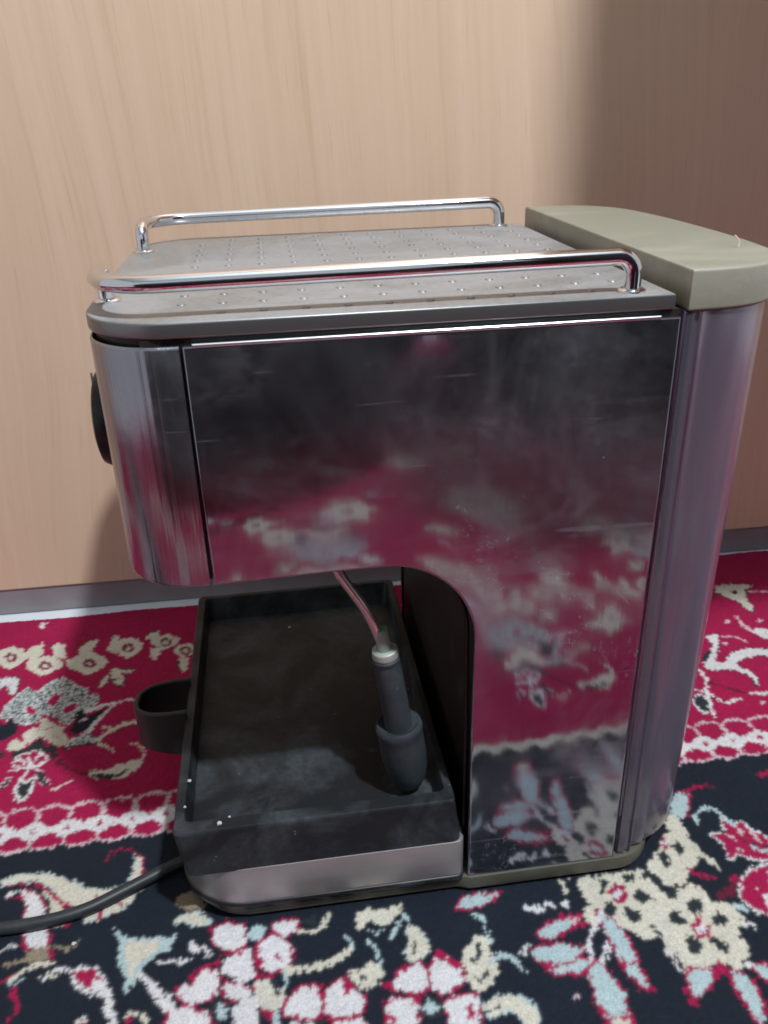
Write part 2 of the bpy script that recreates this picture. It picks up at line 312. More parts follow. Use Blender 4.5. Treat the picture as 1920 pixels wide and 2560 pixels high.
RUG = [
('W',[-224,-8,-141,11,-66,-23,-56,-110,-92,-156,-164,-134,-220,-104],'R',1.13),
('B',[-56,-89,-38,-27,18,-25,37,-72,-10,-117,-46,-111],'K',0.46),
('W',[56,-42,122,-20,197,-27,185,-85,128,-118,83,-79],'R',1.13),
('W',[8,-120,64,-87,136,-140,164,-176,151,-245,105,-277,60,-290,16,-253,1,-181],'R',1.29),
('R',[80,-203,106,-238],[0.64]),
('R',[-14,-127,-6,-220,-2,-309],[0.64]),
('R',[-19,-292,78,-307],[1.15,0.53]),
('W',[-179,-222,-118,-172,-37,-128,-15,-238,-28,-305,-72,-317,-134,-278,-169,-258],'',0),
('R',[-277,-222,-224,-220,-180,-192,-181,-162,-91,-166,-74,-138],[1.16,0.63,0.45]),
('R',[-319,-249,-276,-236,-273,-285,-308,-279],'',0),
('W',[-371,-303,-342,-288,-307,-294,-278,-265,-258,-234,-196,-239,-177,-291,-179,-356,-217,-369,-241,-392,-300,-401,-354,-356],'R',0.96),
('W',[-155,-304,-89,-309,-63,-342,-24,-348,-32,-379,-71,-392,-105,-405,-157,-378],'R',0.97),
('W',[-401,-491,-400,-412,-326,-397,-256,-435,-213,-451,-202,-522],'R',1.17),
('W',[-113,-431,-62,-393,-2,-393,6,-449,-11,-482,6,-555,-110,-536],'',0),
('R',[15,-451,61,-458,61,-502,39,-508,15,-478],'',0),
('T',[-19,-316,42,-316,111,-374,126,-432,74,-469,15,-451,-19,-372],'',0),
('K',[51,-317,77,-331,89,-371,106,-383,88,-408,63,-376],'',0),
('B',[122,-309,129,-358,101,-419],[0.98,0.35]),
('K',[-207,-398,-174,-385,-122,-411,-129,-473,-161,-494,-204,-461],'',0),
('B',[-197,-435,-176,-425,-169,-399,-151,-425,-134,-432,-146,-457,-137,-480,-166,-471,-187,-477,-180,-451],'',0),
('B',[74,-478,72,-565],[1.53]),
('W',[99,-491,117,-440,180,-385,268,-380,276,-456,266,-535,231,-547,157,-518],'R',1.1),
('W',[284,-520,291,-421,366,-367,387,-427,438,-435,471,-486,452,-546,374,-552,315,-551],'R',1.19),
('R',[379,-369,393,-362,440,-417,421,-432,383,-463],'',0),
('K',[248,-541,282,-546,286,-598,237,-591],'',0),
('W',[123,-534,238,-565,236,-608,112,-588],'',0),
('W',[314,-564,449,-572,465,-643,310,-619],'R',1.18),
('W',[597,-432,649,-378,696,-371,737,-343,771,-402,756,-485,718,-498,642,-481,601,-461],'R',1.05),
('R',[614,-377,653,-354,690,-350,628,-399],'',0),
('W',[782,-365,832,-323,870,-359,923,-407,937,-467,867,-503,810,-521,774,-479],'R',1.07),
('R',[807,-309,845,-300,874,-340,923,-368,941,-410,877,-370,840,-324],'',0),
('W',[545,-552,578,-503,663,-512,709,-551,681,-660,558,-641,553,-588],'R',1.1),
('R',[576,-419,608,-415,593,-459,560,-445],'',0),
('R',[665,-499,710,-496,702,-541,669,-527],'',0),
('R',[558,-580,590,-594,570,-617],[1.1]),
('W',[811,-558,877,-537,947,-534,978,-557,942,-701,820,-682,824,-622],'R',0.85),
('K',[699,-558,740,-520,783,-526,811,-558,791,-617,746,-627,704,-603],'',0),
('B',[710,-565,738,-555,757,-522,764,-555,792,-568,768,-582,765,-617,743,-596,716,-605,729,-581],'',0),
('C',[123,-285,202,-293,274,-294,347,-276,403,-255,439,-220,438,-183],[2.05,1.78,0.62]),
('K',[169,-238,221,-276,276,-265],[0.72]),
('B',[438,-230,437,-188,413,-148],[0.91,0.46]),
('C',[198,-97,258,-107,311,-83,339,-27],[0.84,1.4]),
('K',[215,-46,280,-57,273,-22],[1.04]),
('C',[477,-33,542,-15,615,-44,706,-19,693,-68,632,-124,575,-131,554,-73,511,-115,497,-156,477,-121],'',0),
('B',[526,-145,561,-166,589,-162],[0.74]),
('B',[631,-198,672,-141,680,-121,729,-112,715,-82],[1.01,0.46]),
('C',[725,-139,775,-179,801,-267,766,-333,734,-332,691,-345,685,-300,715,-254,715,-201],'B',0.47),
('K',[748,-228,759,-240,743,-279,719,-315,716,-274],'',0),
('C',[403,-349,449,-332,470,-345,516,-303,565,-340,569,-380,517,-438,464,-439,433,-397],'',0),
('K',[455,-362,488,-386,486,-405,456,-391],'',0),
('B',[515,-201,542,-236,562,-300,568,-351],[1.01,0.46]),
('B',[405,-141,422,-155,416,-169],'',0),
('W',[-473,-146,-439,-171,-405,-162,-359,-174,-302,-168],[0.63]),
('W',[-317,-79,-296,-113,-256,-109,-227,-155],[1.11]),
('W',[-484,-252,-426,-308,-391,-323,-394,-387,-419,-392,-459,-321],'',0),
('C',[-405,64,-361,102,-285,90,-226,30,-280,6,-328,25,-377,60],'B',0.76),
('D',[-405,178,-341,226,-295,103,-382,128],'',0),
('C',[960,-323,1007,-279,1044,-285,1011,-382,969,-365],'',0),
('C',[-1335,460,-1248,477,-1155,470,-1077,449,-1009,411,-960,376,-953,406,-926,355,-872,324,-791,307,-713,306,-668,336,-645,394,-646,458,-659,508,-632,496,-601,442,-594,378,-613,335,-586,308,-610,260,-645,207,-671,175,-758,133,-850,127,-898,204,-954,249,-1008,287,-1045,352,-1124,410,-1220,434,-1289,422,-1321,404],'B',0.57),
('R',[-1286,410,-1204,420,-1118,383,-1067,341,-1014,288,-964,244,-941,183,-929,119],[0.75,1.37]),
('R',[-814,493,-784,545,-730,565,-670,543,-618,486,-596,426,-598,363],[0.45,0.77]),
('R',[-636,324,-613,335,-554,326,-555,311,-590,297,-627,300],'',0),
('R',[-814,263,-795,216,-782,172,-784,130],[1.04,0.8]),
('R',[-732,235,-688,214,-657,201,-677,176,-698,201,-729,213],'',0),
('R',[-683,264,-644,287],[0.68,0.31]),
('W',[-1199,347,-1196,384,-1125,335,-1085,285,-1030,162,-996,3,-1106,20,-1154,203,-1154,253],'R',1.23),
('K',[-1171,380,-1132,366,-1073,312,-1034,241,-1022,182,-997,116,-1021,120,-1054,194,-1054,237,-1097,316],'',0),
('C',[-1112,356,-1065,333,-1013,281,-974,231,-938,106,-1003,117,-1006,159,-1027,190,-1039,263],'',0),
('W',[-1272,352,-1202,359],[0.8]),
('R',[-1269,340,-1196,332],[0.49]),
('D',[-1105,-5,-1055,19,-995,22,-979,-51,-1019,-70,-1070,-62],'',0),
('D',[-1171,-52,-1075,-42],[1.02]),
('R',[-999,3,-976,0,-967,-59,-982,-63],'',0),
('W',[-1224,30,-1194,41,-1144,43],[0.75,0.4]),
('C',[-1137,-143,-1106,-118,-1064,-88,-1014,-71,-963,-79],[1.83,0.72]),
('B',[-1134,-156,-1078,-147],[0.83,0.39]),
('R',[-1180,-142,-1151,-132,-1128,-114],[0.72,0.39]),
('D',[-987,15,-930,5,-880,-22,-853,13],[0.69]),
('R',[-1106,-184,-1098,-226,-1078,-258,-1074,-304],[1.1,0.83]),
('R',[-1111,-332,-1090,-313,-1087,-335,-1100,-355],'',0),
('R',[-861,-151,-826,-138,-761,-136,-715,-186,-704,-218,-731,-249,-764,-244,-828,-186],'',0),
('W',[-934,-115,-882,-126,-816,-130,-761,-136,-716,-180,-692,-226],[0.96,0.73]),
('W',[-858,-169,-797,-239,-750,-267,-709,-287],[0.61]),
('W',[-735,-225,-686,-268,-663,-318,-667,-357,-642,-389,-633,-428],[2.48,1.93,1.1]),
('C',[-799,-402,-793,-382,-767,-380,-746,-411],'W',0.32),
('R',[-789,-404,-770,-393,-747,-408,-744,-427,-786,-421],'',0),
('R',[-581,-415,-573,-394,-559,-407,-552,-441,-568,-439],'',0),
('C',[-578,-399,-548,-387,-509,-409,-479,-447],[0.69]),
('C',[-968,-134,-943,-150],[1.12]),
('W',[-996,-154,-973,-157],[0.61]),
('B',[-698,54,-678,58,-656,21,-573,-6,-520,-14,-468,-29,-428,-29,-398,-7,-403,-53,-423,-82,-410,-110,-466,-107,-506,-145,-537,-171,-543,-213,-554,-253,-585,-266,-587,-289,-631,-282,-603,-246,-603,-210,-630,-169,-655,-109,-661,-63,-657,-12],'',0),
('C',[-622,-18,-542,-24,-455,-44,-484,-92,-542,-120,-569,-179,-578,-232,-611,-147,-633,-68],'',0),
('W',[-541,-207,-500,-256,-462,-309,-425,-361,-390,-395],[1.11,2.5]),
('K',[-430,-308,-412,-305,-413,-346,-431,-331],'',0),
('W',[-473,-144,-443,-171,-405,-158,-360,-175,-305,-168],[0.74]),
('W',[-310,-80,-314,-106,-285,-123],[1.04]),
('C',[-412,56,-380,100,-322,101,-249,58,-258,4,-317,21,-360,55],'B',0.59),
('D',[-418,199,-354,233,-268,204,-263,102,-383,129,-403,160],'',0),
('C',[1529,-11,1574,5,1622,-11,1807,-13,1986,-6,1938,-54,1972,-68,1994,-110,2030,-177,2029,-206,2055,-262,2060,-306,1973,-355,1935,-384,1880,-395,1819,-406,1792,-368,1762,-349,1738,-318,1700,-318,1671,-328,1642,-288,1600,-316,1589,-280,1574,-235,1603,-189,1592,-113,1616,-25],'',0),
('N',[1546,2,1618,-2,1612,-56,1621,-103,1605,-131,1644,-166,1602,-174,1579,-221,1500,-209,1483,-148,1504,-84],'',0),
('C',[1526,-19,1541,-90],[1.28]),
('W',[1503,-144,1517,-161],[1.06]),
('C',[2251,322,2281,308,2298,250,2320,193,2284,146,2314,106,2324,29,2287,10,2262,-27,2216,-52,2173,-84,2146,-127,2077,-131,2037,-132,2038,-70,1992,-23,1992,9,2070,62,2188,214],'',0),
('C',[2015,-167,2029,-206,2111,-144,2174,-124,2212,-168,2227,-231,2240,-255,2301,-265,2327,-313,2338,-365,2309,-381,2257,-442,2281,-479,2269,-517,2229,-563,2189,-601,2144,-607,2132,-573,2101,-549,2047,-585,1985,-588,1957,-571,1924,-565,1940,-504,1903,-479,1900,-432,1946,-385,1947,-358,1923,-326,1941,-258],'',0),
('K',[1979,-5,1998,8,1991,-39,2023,-60,2034,-124,2018,-145,2003,-119,1985,-70,1947,-71],'',0),
('K',[2027,-154,2087,-125,2092,-156,2050,-217,2035,-193],'',0),
('K',[2119,-134,2149,-120,2148,-143,2120,-153],'',0),
('K',[1867,-338,1885,-320,1897,-371,1929,-369,1941,-391,1915,-414,1894,-391,1868,-366],'',0),
('K',[1834,-29,1914,-31,1904,-72,1848,-79],'',0),
('K',[1701,-39,1737,-22,1770,-74,1740,-84,1712,-140,1701,-116,1721,-81],'',0),
('K',[1855,-156,1904,-118,1947,-171,1944,-193,1889,-213,1868,-188],'',0),
('K',[1667,-207,1719,-171,1753,-184,1740,-233,1697,-262,1675,-237],'',0),
('K',[1781,-211,1823,-203,1821,-239,1854,-251,1837,-291,1802,-314,1780,-275],'',0),
('K',[2101,-233,2147,-207,2181,-231,2163,-279,2113,-315,2099,-305],'',0),
('K',[1979,-300,2007,-269,2049,-276,2039,-310,2062,-342,2035,-358,1970,-334],'',0),
('K',[2162,-358,2216,-302,2251,-322,2257,-359,2229,-389,2173,-374],'',0),
('K',[1987,-439,2007,-416,2065,-425,2070,-466,2043,-495,1995,-493],'',0),
('K',[2108,-452,2141,-423,2166,-461,2199,-486,2160,-520,2129,-495],'',0),
('K',[2194,213,2219,236,2224,200,2194,182],'',0),
('K',[2166,105,2220,130,2240,84,2205,40,2190,67],'',0),
('K',[2073,37,2106,81,2138,76,2125,-13,2087,-23],'',0),
('R',[1765,-88,1793,-66,1830,-91,1845,-101,1825,-151,1828,-174,1793,-198,1756,-177,1736,-129],'',0),
('W',[1811,-141,1797,-159,1777,-164,1764,-154,1764,-134,1779,-116,1799,-111,1812,-121],'',0),
('D',[1792,-123,1787,-129,1781,-130,1777,-127,1777,-121,1781,-115,1788,-113,1792,-117],'',0),
('R',[2041,-359,2086,-345,2125,-317,2129,-360,2156,-371,2130,-408,2123,-441,2083,-428,2060,-410,2064,-377],'',0),
('W',[2125,-390,2108,-408,2087,-413,2074,-402,2076,-382,2092,-364,2114,-359,2127,-370],'',0),
('R',[2105,-394,2100,-400,2093,-401,2088,-398,2089,-391,2095,-385,2102,-384,2106,-387],'',0),
('R',[2114,114,2159,166,2163,114,2144,87],'',0),
('W',[2159,123,2151,114,2141,111,2134,116,2135,127,2143,137,2154,140,2160,134],'',0),
('C',[2318,30,2337,-15,2357,-83],[1.45,0.53]),
('B',[2277,346,2343,440,2388,457,2444,448,2409,391,2401,344,2354,277,2299,268,2274,309],'',0),
('R',[2447,462,2415,389,2386,328,2347,278],[0.93,0.43]),
('R',[2381,473,2457,476,2503,493,2562,488],[0.65,1.43]),
('S',[2562,488,2609,475],[0.94]),
('R',[2416,142,2484,148,2508,126,2514,178,2540,256,2563,215,2574,169,2627,214,2640,185,2642,122,2677,134,2696,104,2708,50,2648,-66,2569,-45,2518,-12,2480,-5,2438,-31,2452,33,2461,91],'W',1.08),
('P',[2591,175,2585,123],[0.82]),
('P',[2515,125,2537,87],[0.81]),
('P',[2652,103,2651,51],[0.87]),
('P',[2505,41,2529,20],[0.86]),
('B',[2593,35,2625,4,2678,-13],[0.66,1.66]),
('K',[2578,72,2621,47,2696,18],[0.47]),
('R',[2635,-88,2574,-86,2494,-105,2432,-158,2387,-227,2379,-278,2411,-327,2443,-361,2465,-378],'W',1.42),
('W',[2480,-227,2523,-279,2481,-352,2470,-314,2483,-257],'',0),
('S',[2271,-208,2339,-181,2390,-135,2431,-134,2361,-238,2321,-239,2263,-237],'',0),
('R',[2386,-143,2427,-141],[1.27]),
('R',[2209,-51,2220,-84,2260,-99,2315,-123],[1.29,0.77]),
('R',[2916,515,2968,527],[1.46]),
('B',[2384,236,2403,288,2462,334,2517,325,2549,273,2574,196],[1.03,1.37]),
('B',[2330,-284,2375,-321],[1.23]),
('W',[2306,-388,2363,-411],[0.9]),
('B',[1415,-238,1482,-227,1568,-234,1524,-269,1457,-300,1387,-323,1329,-314,1329,-273],'R',1.46),
('P',[1479,-234,1571,-243,1518,-268],'',0),
('R',[1450,-208,1571,-224],[0.55]),
('R',[1502,-276,1582,-272],[0.85]),
('B',[1667,-415,1697,-386,1731,-438,1731,-497,1737,-555,1735,-640,1698,-616,1673,-563,1659,-511],'R',1.53),
('R',[1667,-415,1658,-407,1704,-340,1727,-344,1695,-406],'',0),
('P',[1708,-361,1701,-407],[0.77]),
('R',[1719,-637,1768,-645,1739,-658],'',0),
('B',[1309,-455,1387,-436,1457,-440,1552,-462,1550,-500,1490,-515,1441,-520,1331,-497],'R',1.5),
('W',[1516,-462,1586,-467,1578,-504,1548,-518,1524,-489],'',0),
('R',[1297,-491,1295,-402,1339,-434,1339,-473],'',0),
('B',[1530,-583,1564,-601,1592,-647,1600,-713,1592,-801,1492,-786,1494,-736,1488,-678,1494,-632],'R',1.69),
('C',[1536,-702,1596,-695,1586,-800,1518,-790],'',0),
('R',[1491,-735,1512,-733,1506,-777,1485,-773],'',0),
('W',[1689,-344,1648,-385,1591,-455,1550,-500,1531,-565],[1.08,1.2]),
('B',[1935,-580,1991,-576,2063,-588,2031,-650,1968,-683,1905,-714,1913,-650],'R',1.48),
('R',[2087,-553,2110,-557,2125,-597,2101,-643,2090,-617,2054,-630],'',0),
('R',[1888,-664,1897,-730,1932,-707],[0.73]),
('B',[2139,-606,2177,-624,2202,-665,2201,-731,2185,-810,2155,-862,2123,-868,2126,-812,2115,-747,2111,-669],'R',1.48),
('B',[2235,-596,2299,-612,2320,-628,2281,-696,2250,-655],'R',1.26),
('W',[2209,-598,2249,-592],[1.03]),
('W',[1903,-479,1909,-531,1910,-582],[1.05,0.7]),
('K',[1926,-482,1926,-521,1926,-566],[0.58]),
('P',[1379,-614,1399,-623],[0.39]),
('B',[969,-91,1000,-39,1094,-19,1221,-28,1149,-74,1055,-99],'R',1.05),
('C',[944,-332,1041,-238,1086,-267,1078,-353,1105,-407,1086,-462,1016,-527,954,-526,943,-459,949,-392],'',0),
('K',[1018,-292,1054,-298,1031,-356,984,-398,971,-376,1016,-343],'',0),
('K',[986,-466,1046,-442,1044,-466,952,-498],'',0),
('B',[1058,-127,1094,-177,1093,-294],[1.04,0.76]),
('B',[1181,-399,1205,-457],[1.07]),
('W',[1223,-381,1264,-337],[0.81]),
('B',[1077,-393,1120,-370,1161,-386],[1.16]),
('C',[973,-593,1077,-564,1168,-583,1207,-630,1211,-701,1190,-740,1150,-734,1122,-652,1075,-636,989,-666,991,-623],'B',0.68),
('K',[981,-630,1055,-611],[0.76]),
('W',[1309,-134,1378,-167],[1.62]),
('W',[1419,-129,1450,-157],[1.15]),
('R',[922,-585,927,-639],[1.28]),
('C',[-1920,2538,-1914,2639,-1848,2657,-1815,2681,-1735,2622,-1671,2537,-1686,2468,-1723,2411,-1767,2384,-1829,2430],'',0),
('M',[-1740,2521,-1744,2479,-1775,2467,-1814,2491,-1840,2538,-1837,2581,-1806,2594,-1766,2568],'',0),
('C',[-1769,2520,-1771,2501,-1784,2495,-1801,2506,-1812,2527,-1811,2546,-1798,2552,-1780,2541],'',0),
('C',[-1660,2389,-1644,2475,-1567,2487,-1527,2506,-1444,2452,-1378,2377,-1403,2319,-1450,2272,-1502,2251,-1567,2293],'',0),
('M',[-1465,2367,-1471,2327,-1501,2316,-1539,2339,-1563,2385,-1558,2426,-1527,2438,-1489,2413],'',0),
('C',[-1494,2367,-1496,2348,-1509,2343,-1525,2354,-1536,2374,-1534,2392,-1520,2398,-1504,2387],'',0),
('C',[-1347,2362,-1329,2458,-1251,2474,-1211,2496,-1129,2437,-1065,2355,-1091,2289,-1140,2236,-1192,2211,-1256,2256],'',0),
('M',[-1153,2342,-1160,2302,-1191,2290,-1229,2314,-1250,2359,-1244,2400,-1212,2412,-1174,2388],'',0),
('C',[-1181,2341,-1184,2323,-1198,2317,-1214,2328,-1223,2348,-1220,2367,-1207,2372,-1191,2361],'',0),
('C',[-1069,2519,-1052,2615,-986,2633,-952,2656,-883,2599,-830,2518,-853,2452,-895,2397,-940,2371,-994,2415],'',0),
('M',[-895,2502,-905,2459,-937,2447,-975,2472,-996,2520,-987,2563,-954,2575,-916,2550],'',0),
('C',[-925,2501,-929,2482,-943,2476,-959,2487,-968,2508,-964,2528,-950,2533,-934,2522],'',0),
('C',[-791,2544,-770,2613,-707,2623,-673,2638,-611,2595,-566,2535,-591,2488,-633,2449,-677,2432,-726,2466],'',0),
('M',[-625,2525,-636,2482,-669,2469,-706,2494,-726,2543,-715,2586,-681,2599,-643,2573],'',0),
('C',[-655,2524,-659,2504,-674,2498,-690,2510,-698,2531,-694,2551,-679,2557,-663,2545],'',0),
('C',[-615,2396,-596,2458,-543,2467,-515,2481,-464,2444,-427,2390,-449,2348,-485,2313,-521,2297,-562,2327],'',0),
('M',[-469,2379,-480,2338,-514,2326,-550,2350,-568,2397,-557,2439,-523,2451,-486,2426],'',0),
('C',[-498,2378,-503,2360,-518,2354,-533,2365,-541,2386,-536,2405,-522,2410,-506,2399],'',0),
('C',[-1712,2523,-1659,2669,-1610,2645,-1610,2725,-1559,2527,-1613,2460],'',0),
('C',[-1520,2629,-1485,2670,-1424,2627,-1381,2449,-1448,2446,-1503,2548],'',0),
('C',[-1295,2449,-1306,2559,-1251,2644,-1182,2656,-1198,2587,-1209,2495],'',0),
('C',[-1107,2508,-1085,2599,-1072,2694,-1033,2670,-1017,2555,-1055,2453],'',0),
('C',[-838,2603,-810,2680,-740,2700,-732,2616,-781,2577],'',0),
('C',[-789,2483,-698,2451,-708,2376,-735,2298,-768,2371],'',0),
('C',[-564,2305,-486,2291,-485,2158,-516,2121,-546,2184],'',0),
('C',[-1384,2420,-1301,2435,-1274,2283,-1337,2308],'',0),
('K',[-1312,2545,-1303,2590,-1254,2661,-1184,2668],[0.54]),
('K',[-1091,2697,-1064,2700],[0.55]),
('K',[-827,2666,-750,2710],[0.55]),
('K',[-562,2274,-543,2140],[0.52]),
('K',[-1516,2612,-1510,2667],[0.54]),
('W',[-1672,2970,-1619,2978,-1634,2920,-1644,2879,-1668,2909],'',0),
('C',[-1091,2034,-1079,2163,-1037,2212,-1028,2268,-853,2216,-890,2179,-960,2199,-920,2121,-915,2051,-955,2044,-1005,2108,-1026,2196,-1043,2087],'K',0.83),
('K',[-1039,2227,-1007,2122,-952,2141,-917,2065],[0.43]),
('W',[-1819,2278,-1723,2290,-1669,2252,-1651,2180,-1642,2056,-1687,2077,-1732,2194,-1768,2145,-1785,2148],'K',0.77),
('G',[-1688,1833,-1686,1946,-1648,2018,-1581,2140,-1499,2058,-1447,2158,-1360,2212,-1290,2144,-1220,2077,-1168,2054,-1145,1970,-1092,1987,-1060,1890,-1122,1786,-1184,1784,-1224,1668,-1302,1755,-1403,1834,-1437,1741,-1494,1727,-1556,1762,-1603,1831,-1646,1789],'W',0.56),
('R',[-1415,1964,-1388,2025,-1316,2026,-1324,1948,-1365,1878,-1395,1909],'W',0.74),
('R',[-1545,1896,-1518,1930,-1468,1883,-1464,1832,-1523,1836],'W',0.73),
('R',[-1288,1802,-1287,1877,-1197,1900,-1193,1836,-1248,1795],'W',0.72),
('N',[-1697,1810,-1633,1739,-1611,1833,-1546,1724,-1546,1629,-1599,1603,-1636,1575],'',0),
('N',[-1217,1631,-1181,1685,-1196,1811,-1142,1814,-1113,1734,-1044,1785,-976,1805,-978,1761,-1043,1686,-1090,1598,-1159,1563],'',0),
('P',[-1160,1694,-1111,1722],[0.55]),
('W',[-1124,1798,-1006,1841,-920,1852],[2.41,0.64]),
('W',[-920,1852,-868,1882,-801,1851],[0.81,1.06]),
('C',[-1510,1635,-1457,1696,-1402,1687,-1426,1764,-1376,1780,-1315,1708,-1237,1659,-1233,1599,-1183,1532,-1189,1488,-1228,1461,-1299,1518,-1375,1600,-1434,1529,-1466,1479,-1554,1483,-1572,1553,-1540,1605,-1470,1558],'R',0.93),
('R',[-1410,1688,-1378,1647,-1323,1674],[0.55]),
('R',[-1288,1573,-1267,1581],[0.46]),
('K',[-1509,1388,-1512,1487,-1436,1474,-1419,1527,-1373,1588,-1319,1476,-1281,1503,-1241,1452,-1236,1352,-1285,1382,-1279,1425,-1403,1457,-1470,1435],'',0),
('R',[-1481,1361,-1470,1435,-1423,1449,-1375,1463,-1345,1425,-1295,1395,-1290,1340,-1320,1313,-1375,1301,-1456,1315],'W',1.19),
('W',[-1376,1322,-1428,1439],[0.74]),
('W',[-1368,1321,-1345,1425],[0.74]),
('W',[-1380,1323,-1485,1405],[0.74]),
('W',[-1355,1308,-1285,1350],[0.74]),
('W',[-1377,1312,-1499,1291],[0.74]),
('W',[-1379,1291,-1403,1213],[0.73]),
('W',[-1343,1285,-1311,1238],[0.73]),
('W',[-1344,1312,-1347,1290,-1364,1283,-1384,1296,-1398,1321,-1395,1343,-1378,1349,-1357,1336],'',0),
('K',[-1414,1115,-1411,1214,-1362,1155,-1333,1211,-1326,1120,-1353,1027,-1381,1031],'W',1.56),
('K',[-1331,1262,-1282,1264,-1258,1188,-1211,1130,-1267,1129,-1307,1186],'P',0.58),
('S',[-1331,1262,-1299,1247,-1297,1205],'',0),
('K',[-1524,1143,-1490,1227,-1463,1203,-1496,1138],'P',0.57),
('K',[-1624,1528,-1561,1451,-1579,1410,-1594,1413],'',0),
('W',[-1183,1453,-1165,1518,-1084,1562,-1041,1673,-994,1763,-941,1830],[1.89,1.51,0.68]),
('G',[-1187,1476,-1141,1548,-1072,1583,-968,1496,-989,1443,-1083,1470],'',0),
('K',[-1203,1445,-1126,1466,-1037,1462,-989,1443],[1.29,0.53]),
('C',[-1010,1480,-948,1562,-871,1608,-760,1637],[1.53,1.91]),
('K',[-914,1539,-829,1577,-746,1580],[0.39]),
('C',[-991,1454,-925,1409,-889,1359,-892,1305],[1.29,0.46]),
('C',[-1002,1571,-979,1614,-938,1596],[0.85]),
('R',[-1064,1535,-1043,1590,-991,1593,-975,1543,-1016,1515],'',0),
('C',[-1034,1192,-996,1216,-923,1204,-856,1235,-774,1263,-716,1264,-722,1191,-753,1155,-804,1112,-883,1125,-971,1150],'',0),
('K',[-993,1195,-918,1172,-831,1158,-767,1209,-789,1161,-842,1134,-912,1130,-987,1163],'',0),
('C',[-716,1200,-695,1304,-723,1386,-787,1425],[1.25,0.51]),
('S',[-1211,1337,-1146,1263,-1080,1210,-1018,1179],[1.86,0.74]),
('C',[-1210,1090,-1177,1094,-1097,1151],[1.21,0.5]),
('C',[3676,2553,3840,2557,3997,2505,3884,2457,3818,2292,3818,2185,3754,2134,3741,2284,3685,2360,3644,2467,3566,2338],'K',0.59),
('K',[3806,2426,3789,2407,3769,2402,3757,2413,3762,2435,3779,2454,3799,2459,3811,2448],'',0),
('P',[3901,2420,4040,2406,4231,2416],[0.92]),
('P',[3627,2096,3609,1998,3638,1905],[1.21,1.65]),
('W',[3627,1907,3709,1931,3901,1868,3839,1765,3671,1804],'',0),
('P',[3540,2051,3526,2034,3510,2028,3502,2038,3507,2057,3521,2074,3537,2079,3545,2070],'',0),
('P',[3788,2026,3772,2009,3756,2004,3749,2013,3754,2032,3769,2049,3785,2055,3793,2045],'',0),
('P',[3385,1790,3372,1774,3357,1769,3349,1778,3353,1796,3366,1812,3381,1817,3389,1808],'',0),
('P',[3292,1131,3280,1119,3267,1115,3259,1122,3263,1136,3275,1149,3288,1153,3296,1146],'',0),
('W',[3270,1904,3381,1913,3306,1767,3235,1672,3297,1626,3381,1682,3518,1711,3769,1649,3735,1592,3488,1618,3382,1593,3314,1536,3368,1459,3387,1390,3354,1314,3305,1291,3359,1378,3322,1434,3250,1497,3122,1494,3075,1527,3115,1606,3195,1679,3274,1791],'K',0.53),
('R',[3292,1600,3264,1575,3224,1569,3197,1587,3198,1617,3226,1643,3266,1649,3293,1631],'',0),
('P',[3384,1874,3481,1866,3525,1783],[0.85]),
('K',[3098,1626,3214,1738,3213,1694,3111,1598],'',0),
('K',[2853,1245,2927,1271,2943,1184,2918,1114,2856,1089,2838,1173],'W',1.34),
('S',[2945,1307,3002,1220,3039,1175],[1.26]),
('W',[2899,1338,3001,1258,3034,1166,3172,1198],[0.87]),
('S',[3045,1384,3128,1306,3247,1223],[0.98]),
('W',[3251,1230,3500,1202],[1.44]),
('W',[3037,1534,3041,1417,2980,1316,2909,1058],[1.1]),
('C',[1767,-4081,1957,-4214,1996,-4473,2179,-4302,2329,-4454,2332,-4184,2494,-4109,2302,-3936,2306,-3695,2094,-3815,1917,-3654,1902,-3891],'',0),
('M',[2187,-4042,2149,-3975,2094,-3956,2053,-3994,2050,-4068,2087,-4136,2143,-4156,2184,-4117],'',0),
('C',[2256,-3071,2356,-3129,2381,-3243,2468,-3167,2545,-3232,2543,-3114,2623,-3079,2524,-3002,2523,-2890,2416,-2946,2321,-2872,2320,-2983],'',0),
('M',[2468,-3050,2447,-3020,2419,-3012,2399,-3029,2399,-3063,2419,-3093,2448,-3102,2468,-3084],'',0),
('C',[478,-4095,631,-4196,629,-4401,817,-4261,929,-4377,973,-4164,1129,-4100,983,-3966,1023,-3770,813,-3872,675,-3746,628,-3939],'',0),
('M',[863,-4053,839,-4001,792,-3986,749,-4018,735,-4078,759,-4131,807,-4146,850,-4113],'',0),
('C',[-114,-3635,-5,-3702,-17,-3840,129,-3744,205,-3821,250,-3676,370,-3632,270,-3542,312,-3406,148,-3479,53,-3393,6,-3527],'',0),
('M',[175,-3603,160,-3567,126,-3558,92,-3580,79,-3621,93,-3657,128,-3666,162,-3644],'',0),
('C',[3245,-3558,3375,-3684,3456,-3905,3511,-3775,3625,-3913,3564,-3686,3631,-3635,3490,-3474,3436,-3269,3353,-3355,3222,-3206,3271,-3407],'',0),
('M',[3454,-3555,3419,-3496,3386,-3476,3373,-3505,3389,-3568,3424,-3628,3459,-3649,3471,-3619],'',0),
('C',[3010,-4009,3159,-4079,3198,-4223,3328,-4121,3444,-4201,3440,-4049,3559,-4000,3411,-3906,3407,-3763,3249,-3841,3107,-3751,3105,-3893],'',0),
('M',[3326,-3971,3296,-3934,3253,-3925,3224,-3948,3224,-3991,3254,-4029,3297,-4039,3327,-4015],'',0),
('C',[1339,-5500,1491,-5597,1504,-5791,1671,-5657,1784,-5767,1811,-5563,1954,-5502,1807,-5373,1832,-5184,1640,-5284,1501,-5162,1469,-5349],'',0),
('M',[1700,-5458,1673,-5408,1628,-5394,1590,-5425,1581,-5482,1607,-5533,1653,-5547,1691,-5516],'',0),
